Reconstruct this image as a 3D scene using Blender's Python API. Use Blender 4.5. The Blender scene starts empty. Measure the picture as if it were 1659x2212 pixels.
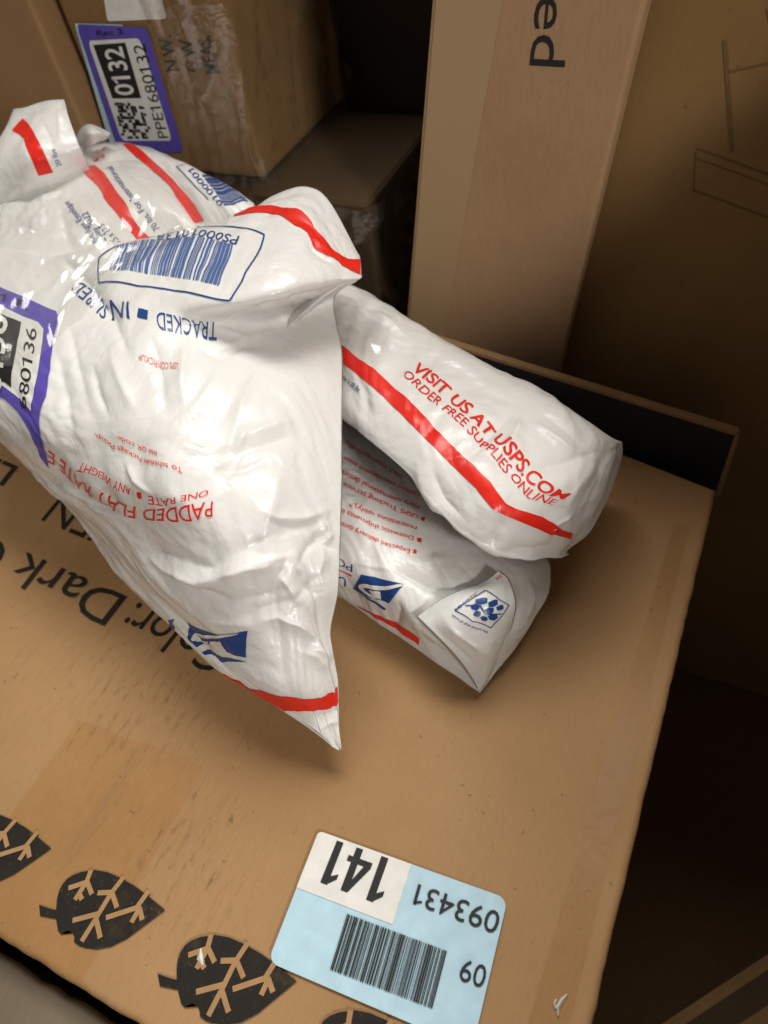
import bpy, bmesh, math, random
import numpy as np
from mathutils import Vector, Matrix

# ------------------------------------------------------------------ camera, lamps, exposure
scene = bpy.context.scene
col = scene.collection
ZB = 0.45                                  # height of the big carton's top (metres)
CAM_POS = [0.0, 0.0, 0.8539]
CAM_AXES = [[0.903983, -0.243124, 0.351717], [0.406508, 0.743689, -0.530733], [-0.132534, 0.622749, 0.771115]]
cam = bpy.data.cameras.new('camera'); cam_o = bpy.data.objects.new('camera', cam); col.objects.link(cam_o)
_m = Matrix(CAM_AXES).to_4x4(); _m.translation = Vector(CAM_POS); cam_o.matrix_world = _m
cam.sensor_fit = 'HORIZONTAL'; cam.sensor_width = 36.0; cam.lens = 36.0*1600/1659
cam.clip_start = 0.02; cam.clip_end = 50
cam.dof.use_dof = True; cam.dof.focus_distance = 0.40; cam.dof.aperture_fstop = 11.0
scene.camera = cam_o
scene.view_settings.view_transform = 'Standard'; scene.view_settings.look = 'None'
scene.view_settings.exposure = 0.0; scene.view_settings.gamma = 1.0
w = bpy.data.worlds.new('World'); scene.world = w; w.use_nodes = True
w.node_tree.nodes['Background'].inputs[0].default_value = (1.0, 0.92, 0.82, 1)
w.node_tree.nodes['Background'].inputs[1].default_value = 0.16
def area(name, loc, target, size, power, colr):
    l = bpy.data.lights.new(name, 'AREA'); l.shape = 'RECTANGLE'; l.size = size[0]; l.size_y = size[1]
    l.energy = power; l.color = colr
    o = bpy.data.objects.new(name, l); col.objects.link(o); o.location = loc
    o.rotation_euler = (Vector(target)-Vector(loc)).to_track_quat('-Z', 'Y').to_euler(); return o
area('ceiling_lamp', (-0.25, 1.05, ZB+1.9), (-0.20, 0.3, ZB), (1.5, 0.7), 42, (1.0, 0.965, 0.91))
area('aisle_lamp', (1.5, -0.9, ZB+1.35), (-0.10, 0.15, ZB), (0.24, 0.24), 29, (1.0, 0.955, 0.89))

GRIDS = {
 'A': [[[-0.6172,0.3277,0.56],[-0.5234,0.3325,0.57],[-0.445,0.3267,0.58],[-0.3889,0.3471,0.585],[-0.3362,0.3751,0.592],[-0.2931,0.3907,0.613],[-0.2583,0.3941,0.618],[-0.2132,0.3557,0.6]],[[-0.5933,0.3263,0.585],[-0.4905,0.3179,0.596],[-0.4207,0.3097,0.603],[-0.3689,0.3301,0.608],[-0.3231,0.349,0.612],[-0.2868,0.3631,0.617],[-0.2484,0.3571,0.62],[-0.2055,0.3408,0.6]],[[-0.5542,0.2942,0.59],[-0.4614,0.2824,0.596],[-0.4112,0.2868,0.6],[-0.3617,0.3001,0.608],[-0.3093,0.3085,0.615],[-0.2606,0.3097,0.621],[-0.2296,0.3165,0.621],[-0.2036,0.3369,0.599]],[[-0.5141,0.2529,0.585],[-0.4349,0.247,0.592],[-0.395,0.2604,0.596],[-0.3536,0.2764,0.603],[-0.2991,0.2765,0.612],[-0.2529,0.2744,0.618],[-0.2262,0.2901,0.614],[-0.2079,0.337,0.596]],[[-0.4877,0.2242,0.58],[-0.4186,0.2226,0.588],[-0.3761,0.2321,0.593],[-0.3454,0.2523,0.597],[-0.2955,0.2531,0.606],[-0.2685,0.2787,0.595],[-0.2587,0.316,0.573],[-0.2376,0.3531,0.566]],[[-0.4773,0.2022,0.56],[-0.4117,0.2002,0.574],[-0.3578,0.2019,0.586],[-0.3199,0.2146,0.595],[-0.2759,0.2186,0.602],[-0.2447,0.2351,0.598],[-0.2261,0.2638,0.584],[-0.2084,0.306,0.566]],[[-0.4845,0.2098,0.534],[-0.4039,0.1913,0.554],[-0.343,0.1808,0.572],[-0.2997,0.1853,0.586],[-0.2596,0.1909,0.594],[-0.2263,0.2028,0.592],[-0.2011,0.2228,0.58],[-0.1879,0.2613,0.558]],[[-0.4875,0.2265,0.506],[-0.4048,0.19,0.522],[-0.3425,0.1745,0.544],[-0.2869,0.1648,0.568],[-0.2423,0.1632,0.582],[-0.208,0.1733,0.583],[-0.1827,0.1911,0.572],[-0.1672,0.2155,0.55]],[[-0.3686,0.1796,0.496],[-0.3219,0.1654,0.522],[-0.2796,0.1561,0.544],[-0.2451,0.1522,0.559],[-0.2128,0.1504,0.569],[-0.1887,0.1562,0.568],[-0.1688,0.1691,0.558],[-0.1558,0.1872,0.54]],[[-0.3115,0.1518,0.49],[-0.2821,0.1445,0.512],[-0.2523,0.1389,0.53],[-0.2248,0.1355,0.544],[-0.198,0.1357,0.553],[-0.1778,0.1427,0.551],[-0.1615,0.153,0.542],[-0.1501,0.1671,0.527]],[[-0.2586,0.1341,0.483],[-0.2404,0.1302,0.499],[-0.2216,0.1275,0.513],[-0.2015,0.1266,0.524],[-0.1812,0.1282,0.531],[-0.1668,0.1338,0.529],[-0.1565,0.1417,0.521],[-0.1497,0.1507,0.51]],[[-0.2186,0.1218,0.478],[-0.2057,0.1185,0.488],[-0.1913,0.116,0.496],[-0.1765,0.115,0.503],[-0.1629,0.1158,0.507],[-0.1531,0.12,0.505],[-0.1461,0.1268,0.499],[-0.1418,0.1358,0.49]],[[-0.1876,0.1174,0.472],[-0.1783,0.1153,0.478],[-0.1699,0.1142,0.482],[-0.1613,0.114,0.485],[-0.1533,0.1147,0.487],[-0.147,0.1168,0.486],[-0.1418,0.1198,0.483],[-0.1379,0.1242,0.478]],[[-0.1554,0.1128,0.469],[-0.1507,0.1117,0.471],[-0.1462,0.1106,0.473],[-0.1425,0.1099,0.474],[-0.1395,0.1097,0.474],[-0.1367,0.1099,0.474],[-0.1347,0.1106,0.473],[-0.1334,0.1122,0.471]],[[-0.1334,0.1078,0.467],[-0.1331,0.1077,0.467],[-0.1324,0.1073,0.468],[-0.1321,0.1072,0.468],[-0.1318,0.1072,0.468],[-0.1315,0.1071,0.468],[-0.1315,0.1073,0.467],[-0.1312,0.1073,0.467]]],
 'B': [[[-0.6638,0.3626,0.55],[-0.5985,0.4042,0.56],[-0.5643,0.4352,0.57],[-0.53,0.4553,0.575],[-0.4934,0.4614,0.575],[-0.4666,0.4638,0.572],[-0.4389,0.4495,0.568],[-0.4025,0.4223,0.555]],[[-0.6294,0.3556,0.58],[-0.547,0.3754,0.593],[-0.512,0.3963,0.602],[-0.4781,0.4119,0.608],[-0.4521,0.4232,0.608],[-0.431,0.4296,0.605],[-0.4034,0.4157,0.6],[-0.3561,0.38,0.59]],[[-0.5926,0.3282,0.588],[-0.5077,0.3444,0.6],[-0.4721,0.3631,0.608],[-0.4393,0.378,0.612],[-0.4127,0.3886,0.612],[-0.3936,0.3948,0.608],[-0.3757,0.3897,0.603],[-0.3483,0.3743,0.59]],[[-0.5584,0.2965,0.588],[-0.4705,0.3144,0.6],[-0.4364,0.3355,0.606],[-0.4045,0.3535,0.609],[-0.3848,0.3652,0.608],[-0.3674,0.3702,0.605],[-0.3559,0.3708,0.6],[-0.3405,0.3672,0.588]],[[-0.5333,0.2665,0.58],[-0.4571,0.2954,0.588],[-0.4203,0.3149,0.59],[-0.3859,0.3365,0.592],[-0.3688,0.3502,0.593],[-0.3562,0.3574,0.592],[-0.3466,0.3597,0.59],[-0.3403,0.3685,0.58]]],
 'C': [[[-0.5772,0.4827,0.57],[-0.5423,0.4907,0.575],[-0.5089,0.4957,0.575],[-0.4705,0.485,0.575],[-0.4223,0.4636,0.574],[-0.3796,0.4456,0.572],[-0.3384,0.4262,0.57]],[[-0.527,0.4537,0.6],[-0.491,0.4513,0.607],[-0.4617,0.452,0.609],[-0.4264,0.444,0.608],[-0.3899,0.4286,0.607],[-0.3503,0.4112,0.605],[-0.3159,0.3986,0.6]],[[-0.4911,0.4234,0.606],[-0.4606,0.4237,0.61],[-0.4299,0.4228,0.611],[-0.399,0.4156,0.61],[-0.3642,0.4013,0.61],[-0.3304,0.3876,0.608],[-0.3071,0.3828,0.603]],[[-0.4615,0.4002,0.6],[-0.4344,0.4026,0.603],[-0.4054,0.4004,0.605],[-0.3732,0.3911,0.606],[-0.3478,0.3831,0.606],[-0.3255,0.3775,0.604],[-0.3062,0.3746,0.6]],[[-0.4265,0.3776,0.59],[-0.4063,0.3812,0.592],[-0.3808,0.3795,0.594],[-0.3575,0.373,0.595],[-0.3399,0.3705,0.595],[-0.3253,0.3709,0.593],[-0.3121,0.3728,0.59]]],
 'D': [[[-0.5463,0.4274,0.64],[-0.5298,0.4233,0.644],[-0.5127,0.4261,0.648],[-0.4993,0.4268,0.65],[-0.4892,0.4286,0.65]],[[-0.5441,0.407,0.632],[-0.5208,0.4024,0.638],[-0.5015,0.4036,0.642],[-0.4889,0.4074,0.643],[-0.4745,0.4129,0.642]],[[-0.552,0.3858,0.62],[-0.5159,0.3774,0.628],[-0.4886,0.3764,0.634],[-0.4747,0.3861,0.635],[-0.4597,0.3988,0.632]],[[-0.5683,0.3704,0.606],[-0.5232,0.3665,0.614],[-0.4936,0.3668,0.619],[-0.4757,0.3788,0.62],[-0.4611,0.4001,0.616]],[[-0.5739,0.3559,0.594],[-0.53,0.3602,0.6],[-0.5031,0.3652,0.603],[-0.4833,0.3785,0.604],[-0.4636,0.3998,0.6]],[[-0.5872,0.3528,0.574],[-0.5472,0.3611,0.578],[-0.5228,0.3694,0.58],[-0.5029,0.3837,0.58],[-0.475,0.403,0.58]]],
 'E1': [[[-0.3479,0.4403,0.49],[-0.2814,0.4322,0.5],[-0.2103,0.3973,0.506],[-0.1505,0.3735,0.506],[-0.0967,0.3548,0.504],[-0.0648,0.3438,0.5],[-0.047,0.3416,0.496],[-0.0413,0.3428,0.494]],[[-0.3251,0.4193,0.53],[-0.2529,0.3999,0.545],[-0.184,0.362,0.551],[-0.1295,0.3377,0.552],[-0.0833,0.3217,0.549],[-0.0566,0.3158,0.54],[-0.0425,0.32,0.527],[-0.0382,0.33,0.514]],[[-0.3057,0.3842,0.536],[-0.2376,0.3595,0.554],[-0.1792,0.3259,0.56],[-0.1284,0.2994,0.561],[-0.0833,0.2835,0.557],[-0.054,0.2822,0.547],[-0.039,0.3025,0.529],[-0.0357,0.3247,0.51]],[[-0.2897,0.3526,0.537],[-0.2283,0.33,0.555],[-0.175,0.2957,0.562],[-0.1263,0.2653,0.564],[-0.0839,0.2493,0.559],[-0.0555,0.2556,0.547],[-0.0394,0.2819,0.526],[-0.0347,0.3027,0.508]],[[-0.2796,0.3338,0.535],[-0.2189,0.3125,0.553],[-0.1711,0.2799,0.561],[-0.1274,0.2506,0.563],[-0.0866,0.2311,0.556],[-0.0592,0.2397,0.539],[-0.0414,0.2653,0.52],[-0.0363,0.2825,0.505]],[[-0.2709,0.3193,0.53],[-0.2084,0.2939,0.548],[-0.1647,0.2643,0.556],[-0.127,0.2385,0.558],[-0.091,0.2218,0.55],[-0.065,0.2303,0.533],[-0.0461,0.2515,0.514],[-0.0401,0.264,0.502]],[[-0.2656,0.3107,0.525],[-0.202,0.2806,0.542],[-0.1644,0.255,0.55],[-0.1296,0.2341,0.552],[-0.0971,0.2166,0.544],[-0.0711,0.2219,0.527],[-0.0538,0.2393,0.509],[-0.0487,0.2514,0.498]],[[-0.2671,0.3122,0.52],[-0.2021,0.2808,0.537],[-0.1651,0.2555,0.545],[-0.1302,0.2349,0.547],[-0.0975,0.217,0.539],[-0.0713,0.2224,0.522],[-0.0537,0.2397,0.505],[-0.0479,0.2521,0.495]],[[-0.2749,0.3348,0.512],[-0.2093,0.3014,0.528],[-0.1702,0.2764,0.535],[-0.1346,0.2567,0.536],[-0.1025,0.2378,0.529],[-0.0766,0.2389,0.514],[-0.0583,0.2507,0.5],[-0.0534,0.2585,0.492]]],
 'E2': [[[-0.2898,0.3296,0.476],[-0.2381,0.3329,0.482],[-0.1778,0.2991,0.486],[-0.1309,0.2696,0.486],[-0.0875,0.2546,0.482],[-0.0633,0.2619,0.472]],[[-0.2528,0.2695,0.488],[-0.2065,0.2738,0.494],[-0.1605,0.2557,0.498],[-0.1221,0.2416,0.498],[-0.082,0.2341,0.492],[-0.0586,0.2555,0.472]],[[-0.2285,0.2291,0.494],[-0.1863,0.2319,0.5],[-0.1487,0.2233,0.503],[-0.1166,0.2173,0.502],[-0.0809,0.2148,0.497],[-0.0546,0.2383,0.47]],[[-0.2144,0.2034,0.493],[-0.1752,0.2055,0.498],[-0.1412,0.1994,0.501],[-0.1122,0.1986,0.5],[-0.0795,0.199,0.495],[-0.0585,0.2199,0.467]],[[-0.213,0.1948,0.481],[-0.1752,0.197,0.485],[-0.1413,0.189,0.489],[-0.1112,0.1838,0.491],[-0.0798,0.1837,0.487],[-0.0633,0.2017,0.463]],[[-0.221,0.1987,0.46],[-0.1818,0.1986,0.462],[-0.1478,0.1886,0.462],[-0.1168,0.1794,0.462],[-0.0908,0.1723,0.46],[-0.0742,0.1704,0.455]]],
 'EF': [[[-0.114,0.1823,0.4985],[-0.1061,0.1913,0.5035],[-0.0973,0.1994,0.5065],[-0.0855,0.2093,0.5075],[-0.0794,0.2212,0.5065]],[[-0.1067,0.1781,0.4995],[-0.0968,0.1852,0.5055],[-0.0882,0.1932,0.5085],[-0.0792,0.2029,0.5085],[-0.073,0.2197,0.5025]],[[-0.0973,0.1753,0.4935],[-0.089,0.1814,0.5005],[-0.082,0.1881,0.5045],[-0.0742,0.1955,0.5035],[-0.0665,0.2112,0.4945]],[[-0.0874,0.1742,0.4805],[-0.082,0.1789,0.4875],[-0.0767,0.1831,0.4925],[-0.071,0.1894,0.4905],[-0.066,0.2031,0.4825]],[[-0.08,0.173,0.4665],[-0.0774,0.1755,0.4715],[-0.0742,0.1781,0.4745],[-0.071,0.1823,0.4735],[-0.0678,0.1967,0.4665]],[[-0.0743,0.1701,0.458],[-0.0741,0.171,0.458],[-0.0737,0.1721,0.458],[-0.0729,0.1739,0.458],[-0.0719,0.1774,0.458]]],
 'EC': [[[-0.3049,0.4085,0.536],[-0.2787,0.4067,0.54],[-0.2549,0.4044,0.542],[-0.2303,0.3915,0.545],[-0.206,0.3785,0.546]],[[-0.2857,0.3746,0.546],[-0.2583,0.3656,0.553],[-0.2324,0.3538,0.559],[-0.2095,0.3419,0.563],[-0.1863,0.3279,0.566]],[[-0.2707,0.3479,0.548],[-0.2472,0.3381,0.555],[-0.2238,0.3251,0.56],[-0.2041,0.3132,0.563],[-0.1823,0.2997,0.566]]],
 'T': [[[-0.5116,0.4426,0.612],[-0.498,0.4387,0.622],[-0.4859,0.4364,0.628],[-0.4773,0.4367,0.628],[-0.4655,0.4383,0.622]],[[-0.4986,0.4324,0.614],[-0.4828,0.4255,0.623],[-0.4695,0.422,0.629],[-0.4653,0.4268,0.627],[-0.4644,0.4338,0.621]],[[-0.4917,0.429,0.611],[-0.4804,0.4233,0.616],[-0.4726,0.4234,0.619],[-0.472,0.4301,0.618],[-0.4751,0.4398,0.615]]],
 'FM': [[[-0.5987,0.3456,0.59],[-0.5304,0.3648,0.602],[-0.4923,0.3839,0.612],[-0.4576,0.4015,0.617],[-0.4269,0.4132,0.616],[-0.3901,0.4085,0.614],[-0.3494,0.3892,0.612],[-0.317,0.3697,0.608]],[[-0.555,0.3094,0.596],[-0.4863,0.3286,0.606],[-0.4504,0.3465,0.614],[-0.4158,0.3582,0.618],[-0.3852,0.3668,0.618],[-0.3525,0.3642,0.616],[-0.326,0.358,0.615],[-0.3055,0.3524,0.614]],[[-0.5096,0.2683,0.598],[-0.4431,0.2839,0.605],[-0.41,0.2959,0.609],[-0.3834,0.3089,0.613],[-0.3635,0.3224,0.615],[-0.3433,0.3298,0.617],[-0.3234,0.3365,0.618],[-0.3055,0.3422,0.618]],[[-0.4759,0.2317,0.592],[-0.4134,0.2415,0.6],[-0.3869,0.2571,0.604],[-0.3753,0.2699,0.609],[-0.3688,0.282,0.611],[-0.3599,0.2897,0.614],[-0.3534,0.2972,0.616],[-0.3474,0.3047,0.617]],[[-0.4582,0.2042,0.579],[-0.3984,0.2074,0.59],[-0.3641,0.2201,0.598],[-0.3602,0.235,0.601],[-0.3576,0.2445,0.603],[-0.352,0.251,0.606],[-0.3484,0.2571,0.608],[-0.345,0.2626,0.609]]]}
CREASES = {
 'A': [[-0.006,0.007,[[2.028,1.139],[2.194,1.556],[2.528,2.194],[2.917,3.139],[3.333,3.889],[3.694,4.75]]],[-0.0045,0.006,[[5.028,3.833],[5.583,3.333],[6.167,3.139],[6.694,3.111]]],[0.003,0.004,[[4.778,3.917],[5.139,4.222],[5.556,4.417]]],[-0.003,0.004,[[4.583,4.389],[4.972,4.639],[5.556,4.5]]],[0.003,0.004,[[4.944,4.556],[5.25,4.417],[5.917,4.222]]],[0.004,0.008,[[5.972,6.528],[5.583,7.5],[5.222,8.222]]],[-0.004,0.008,[[5.389,5.444],[5.194,6.222],[4.972,6.833]]],[0.0035,0.005,[[5.0,6.278],[5.639,5.972],[6.222,5.861]]],[-0.003,0.005,[[4.778,6.472],[5.639,6.222],[6.222,6.083]]],[-0.004,0.006,[[0.861,8.611],[2.528,8.417],[3.944,8.611],[5.278,7.944],[6.056,7.639]]],[0.0035,0.005,[[2.694,8.833],[3.528,9.0],[4.944,8.528],[5.972,8.333]]],[-0.003,0.005,[[1.833,8.694],[3.056,9.083],[3.833,9.222]]],[0.003,0.004,[[2.417,9.75],[3.444,9.833],[4.306,9.833]]],[-0.003,0.004,[[3.194,9.806],[4.722,9.5],[5.861,9.111],[6.611,8.472]]],[0.003,0.005,[[6.611,8.0],[6.5,8.583],[6.889,9.444]]],[-0.003,0.004,[[6.833,7.639],[6.306,8.0],[5.944,8.472]]],[0.0025,0.005,[[3.306,4.5],[3.556,5.194],[3.778,5.722]]],[-0.003,0.006,[[3.944,4.194],[4.111,4.833],[4.222,5.75]]],[0.0025,0.004,[[4.417,4.111],[4.444,4.833],[4.5,5.75]]],[-0.003,0.006,[[2.444,3.583],[2.722,4.667],[2.917,5.528]]],[-0.003,0.006,[[2.306,4.222],[2.5,5.222],[2.639,6.167]]],[0.003,0.005,[[5.806,10.222],[6.333,10.361],[6.917,10.583]]],[-0.002,0.003,[[3.639,12.25],[5.611,12.083],[6.806,11.917]]],[0.002,0.003,[[4.167,12.611],[5.861,12.389],[6.833,12.333]]],[-0.004,0.006,[[6.056,1.528],[6.278,1.667],[6.556,1.778]]],[0.004,0.004,[[2.028,8.444],[2.556,8.806],[3.444,8.944],[4.472,8.667],[5.583,8.25],[6.611,8.083]]],[-0.004,0.005,[[3.306,9.111],[3.861,9.333],[4.917,9.167],[5.917,8.806]]],[0.003,0.003,[[5.528,8.611],[5.722,8.917],[5.944,9.333]]],[-0.003,0.003,[[5.944,8.444],[6.083,8.806],[6.472,9.111]]],[0.003,0.003,[[5.472,7.361],[5.75,7.5],[6.278,7.472],[6.778,7.306]]],[-0.003,0.003,[[5.556,7.528],[6.056,7.639],[6.778,7.5]]],[0.003,0.003,[[4.889,6.611],[5.056,6.528],[5.361,6.139],[5.5,5.778]]],[-0.0025,0.003,[[4.889,6.639],[5.333,6.639],[5.833,6.417]]],[0.003,0.003,[[6.556,7.444],[6.667,7.722],[6.833,7.917]]],[-0.003,0.003,[[6.417,7.722],[6.611,7.944],[6.944,8.056]]],[0.003,0.003,[[4.5,9.778],[5.167,9.639],[5.694,9.75],[6.25,10.111]]],[0.0025,0.003,[[5.389,10.278],[6.056,10.444],[6.333,10.722]]],[-0.0025,0.003,[[3.0,4.75],[3.111,5.278],[3.278,5.722]]],[0.0025,0.003,[[3.5,6.528],[3.639,6.861],[3.861,7.139]]]],
 'E1': [[-0.004,0.006,[[3.5,3.528],[3.556,2.806],[3.694,1.972]]],[0.004,0.006,[[3.75,3.056],[3.889,2.361],[3.861,1.833]]],[-0.004,0.006,[[4.306,2.833],[4.806,2.333],[5.444,1.833]]],[0.0035,0.004,[[4.0,1.833],[4.694,2.028],[5.944,2.861]]],[-0.003,0.004,[[4.0,1.611],[4.806,1.75],[6.083,2.583]]],[-0.004,0.006,[[3.111,4.722],[3.5,5.472],[3.889,5.5]]],[0.004,0.005,[[2.861,5.111],[3.333,7.083],[3.611,5.944]]],[-0.003,0.004,[[4.306,4.278],[4.417,5.278],[4.556,6.222]]],[0.003,0.004,[[5.306,4.944],[5.25,4.194],[5.528,3.889]]],[-0.003,0.004,[[4.528,7.306],[5.028,5.722],[5.75,5.472]]],[0.0025,0.004,[[1.139,1.778],[1.639,1.611],[2.028,1.667]]],[-0.0025,0.004,[[1.056,2.306],[1.528,2.194],[2.056,2.25]]]],
 'E2': [[-0.004,0.006,[[1.5,3.056],[2.389,2.722],[2.972,2.861],[3.444,2.583]]],[0.003,0.005,[[1.278,3.056],[1.972,2.778],[2.5,2.833]]],[-0.004,0.006,[[2.889,3.917],[3.278,4.306],[3.833,4.639],[4.806,4.944]]],[0.003,0.005,[[2.889,1.722],[3.111,2.139],[3.444,2.667]]],[-0.003,0.004,[[2.417,3.028],[2.444,4.0],[2.417,4.778]]],[-0.003,0.004,[[4.333,1.25],[4.5,2.194],[4.583,3.083]]],[0.003,0.004,[[4.528,1.472],[4.722,2.194],[4.806,3.083]]]],
 'EF': [[0.0025,0.003,[[0.833,0.917],[0.833,2.028],[1.306,2.861],[2.806,3.75]]],[-0.002,0.003,[[0.25,1.139],[0.306,2.333],[1.111,3.861]]]],
 'B': [[-0.003,0.006,[[2.111,2.278],[1.972,3.111],[2.056,3.861]]],[0.002,0.004,[[3.917,1.361],[4.528,2.417],[4.972,3.528]]]],
 'C': [[-0.003,0.005,[[2.583,1.5],[3.083,2.444],[3.611,3.639]]]],
 'D': [[-0.002,0.004,[[2.472,1.0],[3.028,1.694],[3.111,2.222]]],[0.002,0.004,[[3.472,0.25],[3.417,1.556],[3.639,2.75]]]],
 'FM': [],
 'T': [],
 'EC': []}
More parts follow.
